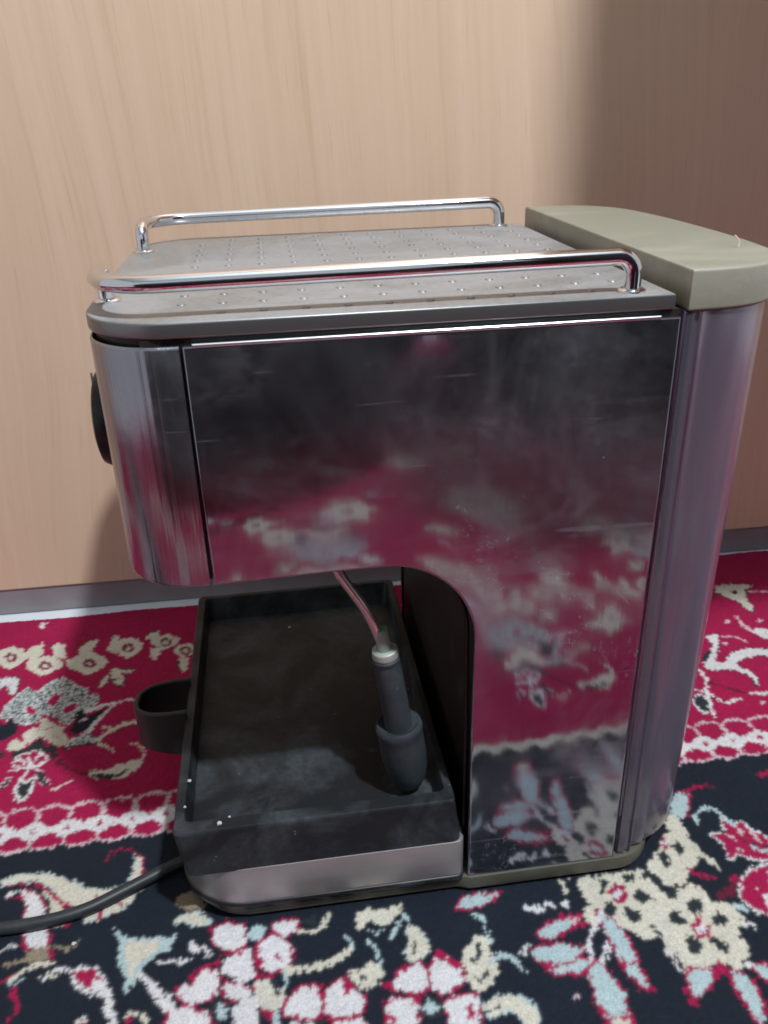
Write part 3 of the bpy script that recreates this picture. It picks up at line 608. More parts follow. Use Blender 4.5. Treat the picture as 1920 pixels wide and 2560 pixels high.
('C',[2008,-5777,2168,-5858,2188,-6030,2356,-5906,2476,-6000,2498,-5818,2644,-5759,2489,-5649,2510,-5479,2313,-5575,2165,-5469,2138,-5638],'',0),
('M',[2380,-5728,2351,-5684,2304,-5674,2265,-5702,2258,-5754,2287,-5798,2334,-5809,2373,-5780],'',0),
('C',[2678,-2227,2764,-2317,2819,-2470,2852,-2382,2926,-2479,2883,-2322,2925,-2287,2832,-2173,2794,-2029,2743,-2088,2656,-1980,2691,-2122],'',0),
('M',[2811,-2229,2788,-2187,2766,-2172,2759,-2192,2770,-2236,2794,-2278,2816,-2294,2823,-2273],'',0),
('C',[-305,-3974,-232,-4055,-244,-4203,-140,-4110,-90,-4198,-55,-4045,29,-4005,-38,-3900,-5,-3757,-120,-3824,-183,-3724,-219,-3866],'',0),
('M',[-105,-3960,-114,-3920,-137,-3908,-161,-3929,-172,-3972,-163,-4012,-139,-4025,-115,-4003],'',0),
('B',[1486,-696,1574,-757,1621,-635,1555,-466,1488,-512],'R',1.08),
('B',[1660,-501,1743,-506,1725,-302,1634,-188],'R',1.05),
('B',[1278,-426,1423,-471,1534,-401,1415,-353,1262,-362],'R',1.02),
('W',[1529,-470,1549,-364,1681,-212],[1.04]),
('T',[1871,-520,1961,-469,1960,-263,1910,-338],'',0),
]
# ------------------------------------------------------------------ rug: a grid of knots, one yarn colour per knot
YARN = dict(N=(0.0095, 0.0135, 0.0225), R=(0.29, 0.007, 0.055), W=(0.56, 0.54, 0.56), C=(0.52, 0.485, 0.41), B=(0.35, 0.44, 0.46),
            K=(0.020, 0.026, 0.030), T=(0.50, 0.47, 0.42), D=(0.22, 0.18, 0.13), P=(0.52, 0.38, 0.42), S=(0.11, 0.010, 0.028),
            G=(0.33, 0.35, 0.35), M=(0.17, 0.03, 0.055))
KEYS = list(YARN)
def axis_steps(segs):
    out = [segs[0][0]]
    for a, b, s_ in segs:
        n = max(1, int(round((b - a) / s_)))
        out += [a + (b - a) * (i + 1) / n for i in range(n)]
    return np.array(out)
def build_rug():
    rng = np.random.default_rng(7)
    xs = axis_steps([(-1.0, -0.24, 0.008), (-0.24, 0.46, 0.00105), (0.46, 1.2, 0.008)])
    ys = axis_steps([(-1.45, -0.46, 0.010), (-0.46, -0.115, 0.0026), (-0.115, 0.3035, 0.00105)])
    nx, ny = len(xs), len(ys)
    X, Y = np.meshgrid(xs, ys)
    # every knot takes the colour found a little beside its own place, so edges step raggedly
    qx = X + rng.normal(0, 0.00042, X.shape); qy = Y + rng.normal(0, 0.00042, X.shape)
    by, bx = np.round(Y / 0.0024).astype(int), np.round(X / 0.0021).astype(int)
    tab = rng.normal(0, 1, (2, 211, 307))
    qx += 0.00042 * tab[0][by % 211, bx % 307]; qy += 0.00042 * tab[1][by % 211, bx % 307]
    jag = np.sin(qx * 2600) * 0.0003
    qy = qy + jag
    idx = np.full(X.shape, KEYS.index('R'), np.int8)
    def put(mask, k): idx[mask] = KEYS.index(k)
    def guard(x, y, mirror):
        v = (y - (0.0775 + 0.0118 * (x + 0.09))) if not mirror else -(y + 0.1010 - 0.0118 * (x + 0.09))
        ph = (x + 0.1058) / 0.01803
        u = (ph - np.floor(ph + 0.5)) * 18.03           # mm, 0 at each little white flower
        w = (ph - np.floor(ph) - 0.5) * 18.03           # mm, 0 between flowers
        v = v * 1000
        lowlip = -12.0 - 2.6 * np.cos(np.clip(w / 9.0, -1, 1) * PI / 2)
        put(v < lowlip, 'N')
        put((v > lowlip - 0.1) & (v < lowlip + 1.5), 'P')
        top = 13.2 + 5.0 * np.sqrt(np.clip(1 - (w / 9.0) ** 2, 0, 1))
        put((np.abs(v - top) < 1.05) & (v > 10), 'P')
        put((np.abs(u) < 1.1) & (v > 4) & (v < 13.5), 'P')
        put((np.abs(u) < 1.1) & (v < -4) & (v > -12.5), 'P')
        band = 2.6 + 4.6 * np.clip(1 - np.abs(u) / 7.5, 0, 1) ** 0.8
        put(np.abs(v) < band, 'W')
        put((np.abs(u) * 1.0 + np.abs(v) * 0.8) < 1.9, 'R')
    def near_edge(x, y):                                  # plainer cream scallop on the camera side
        v = -(y + 0.0935) * 1000; w = 2.2 * np.sin(x * 350)
        put(v < -1 + w, 'N'); put((v >= -1 + w) & (v < 5.5 + 0.6 * w), 'C')
    guard(qx, qy, False)
    near = qy < -0.0125
    keep = idx.copy(); idx[near] = KEYS.index('R'); guard2 = idx.copy()
    near_edge(qx, qy); idx[~near] = keep[~near]
    # the field in front of the machine and off to the sides: scattered cream blossoms
    r2 = random.Random(5)
    extra = []
    for i in range(40):
        cx, cy = r2.uniform(-0.6, 0.8), r2.uniform(-0.44, -0.14)
        rad = r2.uniform(0.009, 0.02); pts = []
        for k in range(12):
            a = PI * k / 6; rr = rad * (0.7 + 0.3 * math.cos(4 * a + i)) * r2.uniform(0.8, 1.15)
            pts += [int((cx + 1.3 * rr * math.cos(a)) * 1e4), int((cy + rr * math.sin(a)) * 1e4)]
        extra.append(('CWCG'[i % 4], pts, 'K', 0.8))
    for i in range(45):
        cx, cy = r2.uniform(-0.85, -0.26), r2.uniform(0.11, 0.29)
        if True: cy = r2.uniform(-0.06, 0.05)
        rad = r2.uniform(0.006, 0.016); pts = []
        for k in range(10):
            a = PI * k / 5; rr = rad * r2.uniform(0.6, 1.2)
            pts += [int((cx + 1.4 * rr * math.cos(a)) * 1e4), int((cy + rr * math.sin(a)) * 1e4)]
        extra.append(('CWBR'[i % 4], pts, 'R', 0.9))
    for i in range(150):
        cx, cy = r2.uniform(-0.95, 1.15), r2.uniform(-1.4, -0.42)
        if i % 5 == 0: cx, cy = r2.choice((r2.uniform(-0.9, -0.27), r2.uniform(0.5, 1.1))), r2.uniform(-0.4, 0.28)
        rad = r2.uniform(0.012, 0.03); n = 14; ph = r2.random() * 6
        pts = []
        for k in range(n):
            a = 2 * PI * k / n; rr = rad * (0.72 + 0.28 * math.cos(5 * a + ph)) * r2.uniform(0.85, 1.1)
            pts += [int((cx + rr * math.cos(a)) * 1e4), int((cy + rr * math.sin(a)) * 1e4)]
        extra.append(('CWTG'[i % 4], pts, 'K', 0.8))
    def chaikin(P, closed):
        Q = []
        n = len(P)
        for i in range(n if closed else n - 1):
            a, b = P[i], P[(i + 1) % n]
            Q += [a * 0.87 + b * 0.13, a * 0.13 + b * 0.87]
        if not closed: Q = [P[0]] + Q + [P[-1]]
        return Q
    def window(P, pad):
        x0, x1 = P[:, 0].min() - pad, P[:, 0].max() + pad; y0, y1 = P[:, 1].min() - pad, P[:, 1].max() + pad
        i0, i1 = np.searchsorted(xs, x0), np.searchsorted(xs, x1); j0, j1 = np.searchsorted(ys, y0), np.searchsorted(ys, y1)
        return slice(j0, j1), slice(i0, i1)
    def segdist(px, py, a, b):
        d = b - a; L = max(d @ d, 1e-12)
        t_ = np.clip(((px - a[0]) * d[0] + (py - a[1]) * d[1]) / L, 0, 1)
        return np.hypot(px - a[0] - t_ * d[0], py - a[1] - t_ * d[1]), t_
    # the field repeats along the rug and is mirrored across the navy border
    for rec in RUG:
        q = np.array(rec[1]).reshape(-1, 2)
        if q[:, 1].min() < 960 or q[:, 0].max() > -50: continue
        for dx, mir in ((-3100, 0), (3200, 1), (0, 1), (6400, 1), (-3100, 1), (1600, 2), (4800, 2), (-1600, 2)):
            if mir == 2: w_ = np.stack([-2400 - q[:, 0] + dx, q[:, 1] - 5150], -1)     # next row of the field
            else: w_ = np.stack([q[:, 0] + dx, (-265 - q[:, 1]) if mir else q[:, 1]], -1)
            extra.append((rec[0], [int(v) for v in w_.reshape(-1)]) + tuple(rec[2:]))
    for rec in extra + RUG:
        P = np.array(rec[1], float).reshape(-1, 2) * 1e-4
        if len(rec) == 4:                                # a filled shape with an optional outline
            P = np.array(chaikin(list(P), True)); ow = rec[3] * 1e-3
            sl = window(P, 0.003)
            px, py = qx[sl], qy[sl]
            if px.size == 0: continue
            ins = np.zeros(px.shape, bool); n = len(P)
            for i in range(n):
                a, b = P[i], P[(i + 1) % n]
                if a[1] == b[1]: continue
                cnd = (a[1] > py) != (b[1] > py)
                ins ^= cnd & (px < (b[0] - a[0]) * (py - a[1]) / (b[1] - a[1]) + a[0])
            sub = idx[sl]
            if rec[2] and ow > 0:
                dm = np.full(px.shape, 9.0)
                for i in range(n): dm = np.minimum(dm, segdist(px, py, P[i], P[(i + 1) % n])[0])
                sub[ins | (dm < ow * 0.75)] = KEYS.index(rec[2])
                sub[ins & (dm > ow * 0.35)] = KEYS.index(rec[0])
            else: sub[ins] = KEYS.index(rec[0])
        else:                                            # a stroke that swells and thins
            W_ = rec[2]; P = np.array(chaikin(list(P), False))
            if len(W_) == 1: W_ = W_ * 2
            sl = window(P, max(W_) * 1e-3 + 0.001); px, py = qx[sl], qy[sl]
            if px.size == 0: continue
            n = len(P); sub = idx[sl]
            for i in range(n - 1):
                d_, t_ = segdist(px, py, P[i], P[i + 1])
                sw = np.interp((i + t_) / (n - 1), np.linspace(0, 1, len(W_)), W_) * 1e-3
                sub[d_ < np.maximum(sw, 0.00045)] = KEYS.index(rec[0])
    pal = np.array([YARN[k] for k in KEYS])
    col = pal[idx]
    # stippled grey lattice of the palmette: dark and pale knots alternate irregularly
    g = idx == KEYS.index('G')
    col[g] = np.where(rng.random((g.sum(), 1)) < 0.42, pal[KEYS.index('K')] * 2.2, pal[KEYS.index('G')] * 1.35)
    col = col * (1 + rng.normal(0, 0.06, (ny, nx, 1)))
    col = np.clip(col, 0.002, 0.9)
    # soft crossing of neighbouring tufts
    c2 = col.copy(); c2[1:-1, 1:-1] = 0.6 * col[1:-1, 1:-1] + 0.1 * (col[:-2, 1:-1] + col[2:, 1:-1] + col[1:-1, :-2] + col[1:-1, 2:])
    z = rng.normal(0, 0.00019, X.shape) + 0.0005 * np.sin(X * 61 + 1) * np.sin(Y * 47) - 0.0002
    fine = (np.abs(X - 0.11) < 0.35) & (Y > -0.115)
    z = np.where(fine, z, 0.0)
    under = (X > -0.03) & (X < 0.2) & (Y > 0.0) & (Y < 0.21); z = np.where(under, np.minimum(z, 0.0), z)
    z[0, :] = -0.0022; z[-1, :] = -0.0022; z[:, 0] = -0.0022; z[:, -1] = -0.0022
    co = np.stack([X, Y, z], -1).reshape(-1, 3).astype(np.float32)
    a = (np.arange(ny - 1)[:, None] * nx + np.arange(nx - 1)[None, :]).reshape(-1)
    quads = np.stack([a, a + 1, a + nx + 1, a + nx], -1).astype(np.int32)
    me = bpy.data.meshes.new('rug')
    me.vertices.add(len(co)); me.vertices.foreach_set('co', co.reshape(-1))
    me.loops.add(quads.size); me.loops.foreach_set('vertex_index', quads.reshape(-1))
    me.polygons.add(len(quads)); me.polygons.foreach_set('loop_start', np.arange(0, quads.size, 4, dtype=np.int32))
    me.update(calc_edges=True)
    me.polygons.foreach_set('use_smooth', np.ones(len(quads), bool))
    at_ = me.color_attributes.new('yarn', 'FLOAT_COLOR', 'POINT')
    at_.data.foreach_set('color', np.concatenate([c2.reshape(-1, 3), np.ones((nx * ny, 1))], 1).astype(np.float32).reshape(-1))
    me.materials.append(M['pile'])
    o = bpy.data.objects.new('rug', me); COL.objects.link(o)
    return tag(o, 'crimson and navy floral rug with cream blossoms, lying under the espresso machine', 'rug')

# ------------------------------------------------------------------ setting
fl = obj('floor', box(-2.5, 2.5, -3.0, 1.2, -0.05, -0.0024), M['floor'], smooth=False); tag(fl, kind='structure')
ce = obj('ceiling', box(-2.5, 2.5, -3.0, 1.2, 2.80, 2.88), M['ceiling'], smooth=False); tag(ce, kind='structure')
build_rug()

# wardrobe behind: laminate board on a grey plinth (front leans 1 degree off the rug edge)
wr = thing('wardrobe', 'beech coloured laminate wardrobe on a grey plinth, standing behind the machine', 'wardrobe', (0.1, 0.3118, -0.0023))
wr.rotation_euler = (0, 0, math.radians(-0.85))
obj('door_board', box(-1.6, 1.3, 0.0, 0.018, 0.0235, 2.05, 0.0008), M['wood'], wr, smooth=False)
obj('plinth', box(-1.6, 1.3, 0.0015, 0.030, 0.0008, 0.0233, 0.0005), M['plinth'], wr, smooth=False)
obj('carcass', box(-1.6, 1.3, 0.031, 0.55, 0.0, 2.05), M['wood'], wr, smooth=False)

# unseen block added above right so that its shade falls on the board
cb = thing('wall_shade_block', 'unseen beech laminate block, added above and right of the machine to shade the wardrobe front', 'shade_block', (0.34, 0.3, 0.58))
obj('shade_block_body', box(0.0, 0.21, -0.346, -0.002, 0.0, 0.36, 0.001), M['wood'], cb, smooth=False)
d = obj('door', box(0.002, 0.208, -0.364, -0.3465, 0.003, 0.357, 0.001), M['wood'], cb, smooth=False)
obj('handle', tube(spline([(0.185, -0.364, 0.08), (0.185, -0.385, 0.09), (0.185, -0.385, 0.19), (0.185, -0.364, 0.20)], 6), 0.004, 10), M['chrome'], d)

# unseen mound and chair shape, added to darken the reflection in the polished side
def reflection_mound(x, y, rx, ry, h, label):
    bm = bmesh.new()
    bmesh.ops.create_uvsphere(bm, u_segments=40, v_segments=24, radius=1.0)
    for v in bm.verts:
        a = math.atan2(v.co.y, v.co.x)
        k = 1 + 0.03 * math.sin(5 * a + x * 9) + 0.02 * math.sin(9 * a)
        zz = math.copysign(abs(v.co.z) ** 0.8, v.co.z)
        v.co = Vector((v.co.x * rx * k, v.co.y * ry * k, 0.002 + h / 2 + zz * h / 2))
    o = obj('reflection_mound', bm, M['navy']); o.location = (x, y, 0)
    sb = bmesh.new()
    tube([(rx * 1.035 * math.cos(2 * PI * k / 48), ry * 1.035 * math.sin(2 * PI * k / 48), h / 2) for k in range(49)], 0.006, 8, sb)
    obj('piping', sb, M['navy'], o)
    return tag(o, label, 'reflection_mound')
reflection_mound(-0.155, -0.82, 0.41, 0.40, 0.56, 'unseen round navy cloth mound, added in front of the machine to darken its side reflection')
ac = thing('shade_chair', 'unseen navy chair shape, added in front of the machine to shade the rug and darken the reflection', 'shade_chair', (0.62, -0.86, 0))  # added out of view to shade the rug that the side panel mirrors
obj('seat', box(-0.27, 0.27, -0.34, 0.20, 0.12, 0.40, 0.04, 4), M['navy'], ac)
obj('backrest', box(-0.28, 0.28, 0.205, 0.32, 0.10, 1.00, 0.045, 4), M['navy'], ac)
for sx in (-1, 1):
    obj('armrest', box(min(sx * 0.275, sx * 0.36), max(sx * 0.275, sx * 0.36), -0.34, 0.26, 0.10, 0.58, 0.035, 4), M['navy'], ac)
    for sy in (-0.28, 0.26):
        obj('leg', revolve((sx * 0.26, sy, 0.0), (0, 0, 1), [(0, 0.014), (0.09, 0.022), (0.11, 0.022)], 14), M['liner'], ac)

# ------------------------------------------------------------------ espresso machine
W = 0.2105
mc = thing('espresso_machine', 'dusty chrome espresso machine seen from its side, standing on the floral rug', 'espresso machine', (0, 0, 0))
ARCH = arc(0.0675, 0.1520, 0.0380, 0.0396, 90, 0, 18)     # overhang underside -> leg
def side_outline(i=0.0, x0=0.0, x1=0.1805, zt=0.2855, zb=0.0107):
    pts = [(x0 + i, 0.1903 + i), (0.045, 0.1913 + i)]
    pts += [(0.0675 + (a - 0.0675) * (0.038 + i) / 0.038, 0.1520 + (b - 0.1520) * (0.0396 + i) / 0.0396) for a, b in ARCH]
    pts += [(0.1050 + i, 0.10), (0.1048 + i, zb), (x1 - i, zb), (x1 - i, zt - i), (x0 + i, zt - i)]
    return pts
for (ya, yb) in ((-0.0002, 0.0022), (W - 0.0022, W + 0.0002)):
    obj('side_panel', prism(side_outline(), ya, yb, 'Y', 0.0011, 4), M['panel_steel'], mc, angle=50)
for y in (0.0002, W - 0.0002):
    obj('top_hem', tube([(0.0035, y, 0.2857), (0.05, y, 0.2857), (0.1, y, 0.2857), (0.1725, y, 0.2857)], 0.0008, 12), M['edge'], mc)
core = side_outline(0.0016, x0=-0.016, x1=0.1822, zt=0.2895)
obj('body_core', prism(core, 0.0024, W - 0.0024, 'Y'), M['liner'], mc, smooth=False)
# thin black trim inside the arch
tr = bmesh.new()
for y in (0.010,):
    tube([(a - 0.0010, y, b - 0.0010) for a, b in ARCH[6:]] + [(0.1050, y, 0.10), (0.1046, y, 0.0125)], 0.0011, 8, tr)
obj('arch_trim', tr, M['black'], mc)
# chrome front shell
def front_plan(off=0.0):
    near = [(-0.0012, 0.0 + off), (-0.004, 0.0 + off)] + [(x, y) for x, y in arc(-0.006, 0.031, 0.0297 - off, 0.031 - off, -90, -180, 18)]
    mid = [(-0.0357 - 0.0022 * math.sin(PI * k / 12) + off, 0.031 + (W - 0.062) * k / 12) for k in range(1, 12)]
    far = [(x, W - y) for x, y in near[::-1]]
    return near + mid + far
outer, inner = front_plan(), front_plan(0.0014)
bm = bmesh.new()
n = len(outer); rings = []
zs = [0.1900, 0.1906, 0.1915, 0.2845, 0.2852, 0.2856]; ins = [0.0007, 0.0002, 0.0, 0.0, 0.0002, 0.0008]
for z, i_ in zip(zs, ins):
    rings.append([bm.verts.new((o_[0] + (p_[0] - o_[0]) * i_ / 0.0014, o_[1] + (p_[1] - o_[1]) * i_ / 0.0014, z)) for o_, p_ in zip(outer, inner)])
rings.append([bm.verts.new((p_[0], p_[1], 0.2850)) for p_ in inner]); rings.append([bm.verts.new((p_[0], p_[1], 0.1906)) for p_ in inner])
for a, b in zip(rings, rings[1:] + rings[:1]):
    for k in range(n - 1): bm.faces.new((a[k], a[k + 1], b[k + 1], b[k]))
for k in (0, n - 1): bm.faces.new([r[k] for r in rings])
bmesh.ops.recalc_face_normals(bm, faces=bm.faces[:])
obj('front_shell', bm, M['front_steel'], mc, angle=60)
# dark filler inside the front shell (underside of the brew head)
fp = [(x + 0.0022, 0.0022 + (y) * (W - 0.0044) / W) for x, y in front_plan()]
obj('head_underside', prism(fp, 0.1925, 0.2890, 'Z'), M['black'], mc, smooth=False)
# round control knob on the front
kb = revolve((-0.0370, 0.078, 0.2365), (-1, 0, 0), [(0, 0.0205), (0.003, 0.0215), (0.0075, 0.0215), (0.0098, 0.0203), (0.0108, 0.0175), (0.0112, 0.008)], 36)
kn = obj('knob', kb, M['black'], mc)
obj('collar', revolve((-0.0360, 0.078, 0.2365), (-1, 0, 0), [(0, 0.0232), (0.0022, 0.0232), (0.0030, 0.0222), (0.0031, 0.018)], 36), M['rubber'], kn)
obj('pointer', box(-0.0486, -0.0480, 0.0772, 0.0788, 0.243, 0.257), M['crumb'], kn, smooth=False)

# cup tray
def tray_plan(o=0.0):
    near = arc(-0.0035, 0.033, 0.0325 - o, 0.0320 - o, -90, -180, 16)
    far = [(x, 0.2105 - y) for x, y in near[::-1]]
    mid = [(-0.036 - 0.0012 * math.sin(PI * k / 6) + o, 0.033 + 0.1445 * k / 6) for k in range(1, 6)]
    return [(0.178 - o, 0.001 + o)] + near + mid + far + [(0.178 - o, 0.2095 - o)]
tray = obj('cup_tray', prism(tray_plan(), 0.2880, 0.2938, 'Z', 0.0010, 3), M['tray'], mc, angle=50)
rim = obj('tray_skirt', prism(tray_plan(0.0045), 0.2862, 0.2880, 'Z'), M['black'], mc, smooth=False)
bm = bmesh.new()
for i in range(12):
    for j in range(12):
        x, y = -0.0014 + 0.0151 * i, 0.0130 + 0.0164 * j
        if (i == 0 and j in (0, 11)) or (i == 11 and j in (0, 11)): continue
        tube_rings([(Vector((x, y, 0.2936)), 0.0019), (Vector((x, y, 0.29405)), 0.0016), (Vector((x, y, 0.29435)), 0.0010), (Vector((x, y, 0.29445)), 0.0003)], Vector((0, 0, 1)), 10, bm)
bo = obj('bumps', bm, M['tray'], mc, angle=60); tag(bo, kind='stuff')
# two chrome rails
def rail(sgn):
    Y = (lambda y: y) if sgn > 0 else (lambda y: 0.2075 - y)
    zt, y0, R = 0.3068, 0.0085, 0.0032
    pts = [(0.1640, y0, 0.2938), (0.1640, y0, zt - 0.0065)]
    pts += [(0.1640 - 0.0065 * (1 - math.cos(a)), y0, zt - 0.0065 + 0.0065 * math.sin(a)) for a in [math.radians(q) for q in range(15, 91, 15)]]
    pts += [(x, y0, zt - (0.1575 - x) * 0.007) for x in (0.12, 0.08, 0.04, 0.005)]
    zt -= 0.0012
    pts += [(-0.0075 + 0.0225 * math.cos(a), y0 + 0.0225 + 0.0225 * math.sin(a), zt) for a in [math.radians(q) for q in range(-90, -181, -15)]]
    pts += [(-0.0300, y0 + 0.0265, zt)]
    pts += [(-0.0300, y0 + 0.0285 + 0.0065 * math.sin(a), zt - 0.0065 * (1 - math.cos(a))) for a in [math.radians(q) for q in range(15, 91, 15)]]
    pts += [(-0.0300, y0 + 0.0350, 0.2938)]
    pts = [(p_[0], Y(p_[1]), p_[2]) for p_ in pts]
    r = obj('cup_rail', tube(pts, R, 18), M['chrome'], mc, angle=60)
    for p_ in (pts[0], pts[-1]):
        obj('washer', revolve((p_[0], p_[1], 0.2936), (0, 0, 1), [(0, 0.0052), (0.0010, 0.0052), (0.0016, 0.0044), (0.0017, 0.003)], 24), M['chrome'], r)
rail(1); rail(-1)

# water tank and its lid
BACK = spline([(0.190, 0.0001, 0), (0.2020, 0.0012, 0), (0.2130, 0.0050, 0), (0.2225, 0.0125, 0), (0.2298, 0.025, 0), (0.2338, 0.045, 0), (0.2362, 0.075, 0), (0.2368, 0.1055, 0),
               (0.2362, 0.136, 0), (0.2338, 0.166, 0), (0.2298, 0.186, 0), (0.2225, 0.1985, 0), (0.2130, 0.2060, 0), (0.2020, 0.2098, 0), (0.190, 0.2109, 0)], 4)
lid_plan = [(0.1830, 0.0)] + [(p_.x, p_.y) for p_ in BACK] + [(0.1830, 0.2110)]
obj('tank_lid', prism(lid_plan, 0.2872, 0.3023, 'Z', 0.0012, 3), M['olive'], mc, angle=45)
def tank_plan(i=0.0):
    k = 1.2
    g = [(0.1838, 0.0042), (0.1832, 0.0012), (0.1862, 0.0008), (0.1868, 0.0022), (0.1886, 0.0022), (0.1892, 0.0008)]
    b = [(p_.x - 0.0016, p_.y + (0.0012 if p_.y < 0.1 else -0.0012)) for p_ in BACK[1:-1]]
    far = [(x, 0.211 - y) for x, y in g[::-1]]
    return g + b + far
def tank_in():
    b = [(p_.x - 0.0046, p_.y + (0.0042 if p_.y < 0.1 else -0.0042)) for p_ in BACK[2:-2]]
    return [(0.1878, 0.0075)] + b + [(0.1878, 0.2035)]
def loft(planf, zs_, shrink, bm):
    base = planf; cx, cy = 0.2, 0.1055; rr = []
    for z, s_ in zip(zs_, shrink):
        rr.append([bm.verts.new((x + (cx - x) * 0.0 - (s_ if x > 0.2 else 0), y + (s_ * 0.4 if y < 0.1 and x > 0.19 else -s_ * 0.4 if y > 0.11 and x > 0.19 else 0), z)) for x, y in base])
    for a, b in zip(rr, rr[1:]):
        for k in range(len(base)): bm.faces.new((a[k], a[(k + 1) % len(base)], b[(k + 1) % len(base)], b[k]))
    return rr
bm = bmesh.new()
ro = loft(tank_plan(), [0.0118, 0.0135, 0.018, 0.10, 0.2866], [0.0080, 0.0058, 0.0050, 0.0026, 0.0], bm)
ri = loft(tank_in(), [0.030, 0.10, 0.2866], [0.0046, 0.0026, 0.0], bm)
bm.faces.new(ro[0]); bm.faces.new(ri[0])
# closed rim joins outer and inner walls
e_out = [bm.edges.get((ro[-1][k], ro[-1][(k + 1) % len(ro[-1])])) for k in range(len(ro[-1]))]
e_in = [bm.edges.get((ri[-1][k], ri[-1][(k + 1) % len(ri[-1])])) for k in range(len(ri[-1]))]
bmesh.ops.triangle_fill(bm, edges=e_out + e_in, use_beauty=True)
bmesh.ops.recalc_face_normals(bm, faces=bm.faces[:])
obj('back_plate', box(0.1824, 0.1829, 0.006, 0.2045, 0.014, 0.286), M['brushed'], mc, smooth=False)
obj('water_tank', bm, M['tank'], mc, angle=40)

# base plate on rubber feet, steel band, black drip tray with pull handle
def base_plan(o=0.0):
    near = arc(-0.001, 0.033, 0.0315 - o, 0.0318 - o, -180, -90, 16) + [(0.100, 0.0012 + o), (0.106, -0.0010 + o)]
    b = [(p_.x - 0.015 - o, p_.y + 0.0005 + (o if p_.y < 0.1 else -o)) for p_ in BACK if p_.x > 0.2105]
    pts = near + arc(0.1835, 0.030, 0.0245 - o, 0.031 - o, -90, 0, 10) + [(x, 0.2105 - y) for x, y in arc(0.1835, 0.030, 0.0245 - o, 0.031 - o, -90, 0, 10)[::-1]] + [(x, 0.2105 - y) for x, y in near[::-1]]
    return pts
obj('base_plate', prism(base_plan(), 0.0025, 0.0106, 'Z', 0.0010, 2), M['base_olive'], mc, angle=50)
for x, y in ((0.0, 0.03), (0.0, 0.18), (0.175, 0.03), (0.175, 0.18)):
    obj('foot', revolve((x, y, -0.0008), (0, 0, 1), [(0, 0.009), (0.0049, 0.0095)], 20), M['rubber'], mc)
def band_plan(o=0.0):
    near = arc(-0.003, 0.0325, 0.0330 - o, 0.0325 - o, -180, -90, 16)
    return near + [(0.0995, 0.0 + o)] + arc(0.0995, 0.004, 0.0036 - o, 0.004 - o, -90, 0, 5)[1:] + [(0.1031 - o, W - 0.001 - o)] + [(x, W - 0.0005 - y) for x, y in near[::-1]]
obj('steel_band', prism(band_plan(), 0.0108, 0.0350, 'Z', 0.0006, 2), M['brushed'], mc, angle=50)
obj('band_gasket', prism(band_plan(-0.0006), 0.0085, 0.0125, 'Z', 0.0004, 1), M['black'], mc, angle=50)
# drip tray: open box with broad rims
def rect(x0, x1, y0, y1, r, n=4):
    return arc(x0 + r, y0 + r, r, r, 180, 270, n) + arc(x1 - r, y0 + r, r, r, 270, 360, n) + arc(x1 - r, y1 - r, r, r, 0, 90, n) + arc(x0 + r, y1 - r, r, r, 90, 180, n)
bm = bmesh.new()
lev = [(rect(-0.0305, 0.1015, 0.0004, 0.2085, 0.004), 0.0345), (rect(-0.0330, 0.0985, -0.0004, 0.2085, 0.003), 0.0600), (rect(-0.0331, 0.0984, -0.0003, 0.2085, 0.003), 0.0616),
       (rect(-0.0325, 0.0978, 0.0005, 0.2079, 0.003), 0.0625), (rect(-0.0285, 0.0945, 0.0065, 0.2050, 0.003), 0.0626), (rect(-0.0280, 0.0940, 0.0072, 0.2044, 0.003), 0.0618), (rect(-0.0268, 0.0930, 0.0085, 0.1985, 0.004), 0.0490)]
rr = [[bm.verts.new((x, y, z)) for x, y in pl] for pl, z in lev]
for a, b in zip(rr, rr[1:]):
    for k in range(len(a)): bm.faces.new((a[k], a[(k + 1) % len(a)], b[(k + 1) % len(a)], b[k]))
bm.faces.new(rr[0]); bm.faces.new(rr[-1])
bmesh.ops.recalc_face_normals(bm, faces=bm.faces[:])
dt = obj('drip_tray', bm, M['black_dusty'], mc, angle=40)
hp = [(-0.0320, 0.1130), (-0.042, 0.1130), (-0.052, 0.1110), (-0.0595, 0.1050), (-0.0615, 0.0965), (-0.0595, 0.0885), (-0.052, 0.0830), (-0.042, 0.0812), (-0.0320, 0.0812)]
hs = [(p_.x, p_.y) for p_ in spline([(x, y, 0) for x, y in hp], 5)]
bm = bmesh.new(); rings = []
for (off, z0) in ((0, 0.0380), (0, 0.0665), (0.0008, 0.0672), (0.0022, 0.0672), (0.0028, 0.0665), (0.0028, 0.0380)):
    ring = []
    for k, (x, y) in enumerate(hs):
        a = Vector(hs[max(k - 1, 0)]); b = Vector(hs[min(k + 1, len(hs) - 1)]); tg = (b - a).normalized(); nrm = Vector((-tg.y, tg.x))
        s_ = (x + 0.032) / -0.03
        ring.append(bm.verts.new((x + nrm.x * off, y + nrm.y * off, z0 - 0.001 * s_ + (0.006 * s_ if z0 < 0.05 else 0))))
    rings.append(ring)
for a, b in zip(rings, rings[1:] + rings[:1]):
    for k in range(len(hs) - 1): bm.faces.new((a[k], a[k + 1], b[k + 1], b[k]))
for k in (0, len(hs) - 1): bm.faces.new([r[k] for r in rings])
bmesh.ops.recalc_face_normals(bm, faces=bm.faces[:])
obj('pull_handle', bm, M['liner'], dt, angle=40)

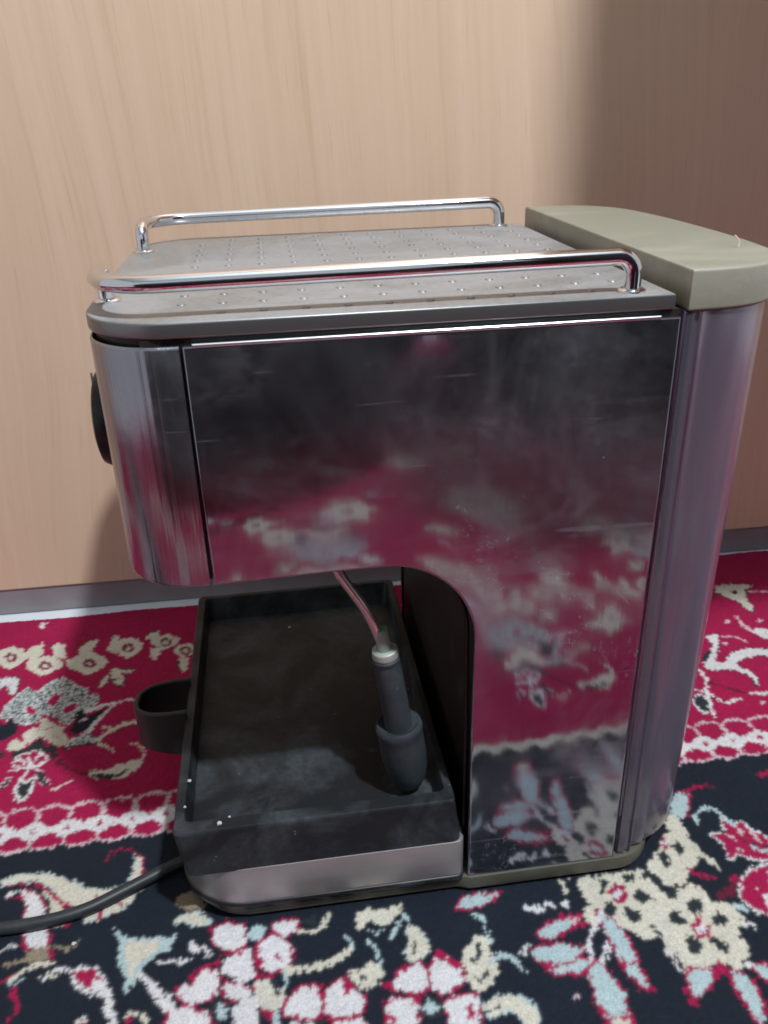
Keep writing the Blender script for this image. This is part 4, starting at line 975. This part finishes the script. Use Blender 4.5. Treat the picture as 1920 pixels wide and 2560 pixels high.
# steam wand
wp = spline([(0.045, 0.030, 0.197), (0.0478, 0.0285, 0.184), (0.0520, 0.027, 0.1735), (0.0619, 0.026, 0.1558), (0.0680, 0.0255, 0.1390), (0.0705, 0.0255, 0.130)], 6)
sw = obj('steam_wand', tube(wp, 0.0024, 14), M['clear'], mc)
ax = Vector((0.0103, 0.0, -0.0815)).normalized()
def on_wand(s_): return Vector((0.0698, 0.0255, 0.1345)) + ax * s_
obj('sleeve', revolve(on_wand(-0.011), ax, [(0, 0.0030), (0.004, 0.0034), (0.012, 0.0037)], 18), M['greenclear'], sw)
obj('nut', revolve(on_wand(0.0), ax, [(0, 0.0050), (0.0006, 0.0060), (0.0034, 0.0064), (0.004, 0.0062)], 24), M['nut'], sw)
obj('grip', revolve(on_wand(0.0042), ax, [(0, 0.0060), (0.0008, 0.0067), (0.002, 0.0067), (0.0024, 0.0062), (0.045, 0.0068)], 24), M['rubber'], sw)
obj('frother', revolve(on_wand(0.0445), ax, [(0.001, 0.0068), (0.0, 0.0090), (-0.0008, 0.0102), (0.0004, 0.0112), (0.0025, 0.0115), (0.005, 0.0109), (0.008, 0.0110), (0.018, 0.0111), (0.027, 0.0104), (0.033, 0.0091), (0.0375, 0.0068), (0.0395, 0.0040), (0.040, 0.001)], 32), M['rubber'], sw)

# power cord leaving to the left
cp = spline([(0.03, 0.055, 0.0036), (-0.010, 0.0475, 0.0036), (-0.040, 0.0385, 0.0036), (-0.066, 0.0255, 0.0036), (-0.085, 0.0165, 0.0036), (-0.107, 0.0125, 0.0036), (-0.135, 0.0135, 0.0036), (-0.19, 0.028, 0.0036), (-0.28, 0.07, 0.0036)], 6)
obj('power_cord', tube(cp, 0.0031, 14), M['cord'], mc)

# crumbs and lint
def crumb(x, y, z, s_, seed, label, name='crumb', cat='crumb', group='white crumbs on the drip tray'):
    rg = random.Random(seed); bm = bmesh.new(); bmesh.ops.create_icosphere(bm, subdivisions=2, radius=s_)
    for v in bm.verts: v.co *= rg.uniform(0.7, 1.25); v.co.z *= 0.6
    o = obj(name, bm, M['crumb']); o.location = (x, y, z + s_ * 0.45); return tag(o, label, cat, group)
crumb(-0.0120, 0.0030, 0.0627, 0.0011, 1, 'largest white crumb on the near rim of the black drip tray')
crumb(-0.0075, 0.0064, 0.0627, 0.0006, 2, 'tiny white crumb on the drip tray rim, just right of the largest one')
crumb(-0.0275, 0.0330, 0.0627, 0.0009, 3, 'white crumb on the left rim of the drip tray, up from the near corner')
crumb(-0.0285, 0.0160, 0.0627, 0.0007, 6, 'small white crumb on the left rim of the drip tray, close to its near corner')
crumb(-0.0180, 0.0160, 0.0492, 0.0006, 7, 'tiny white crumb on the drip tray floor by the near left corner')
crumb(0.0260, 0.1800, 0.0492, 0.0010, 8, 'white crumb alone at the back of the drip tray floor')
crumb(-0.0875, 0.0000, 0.0006, 0.0011, 4, 'small glassy chip on the navy rug below the black power cord', 'glass_chip', 'chip', None)
lt = obj('lint_thread', tube(spline([(0.2215, 0.040, 0.3024), (0.2218, 0.0405, 0.3045), (0.2208, 0.041, 0.3062), (0.2200, 0.0415, 0.3070)], 4), 0.0003, 6), M['lint'])
tag(lt, 'short stray pale lint thread sticking up from the olive tank lid', 'lint')
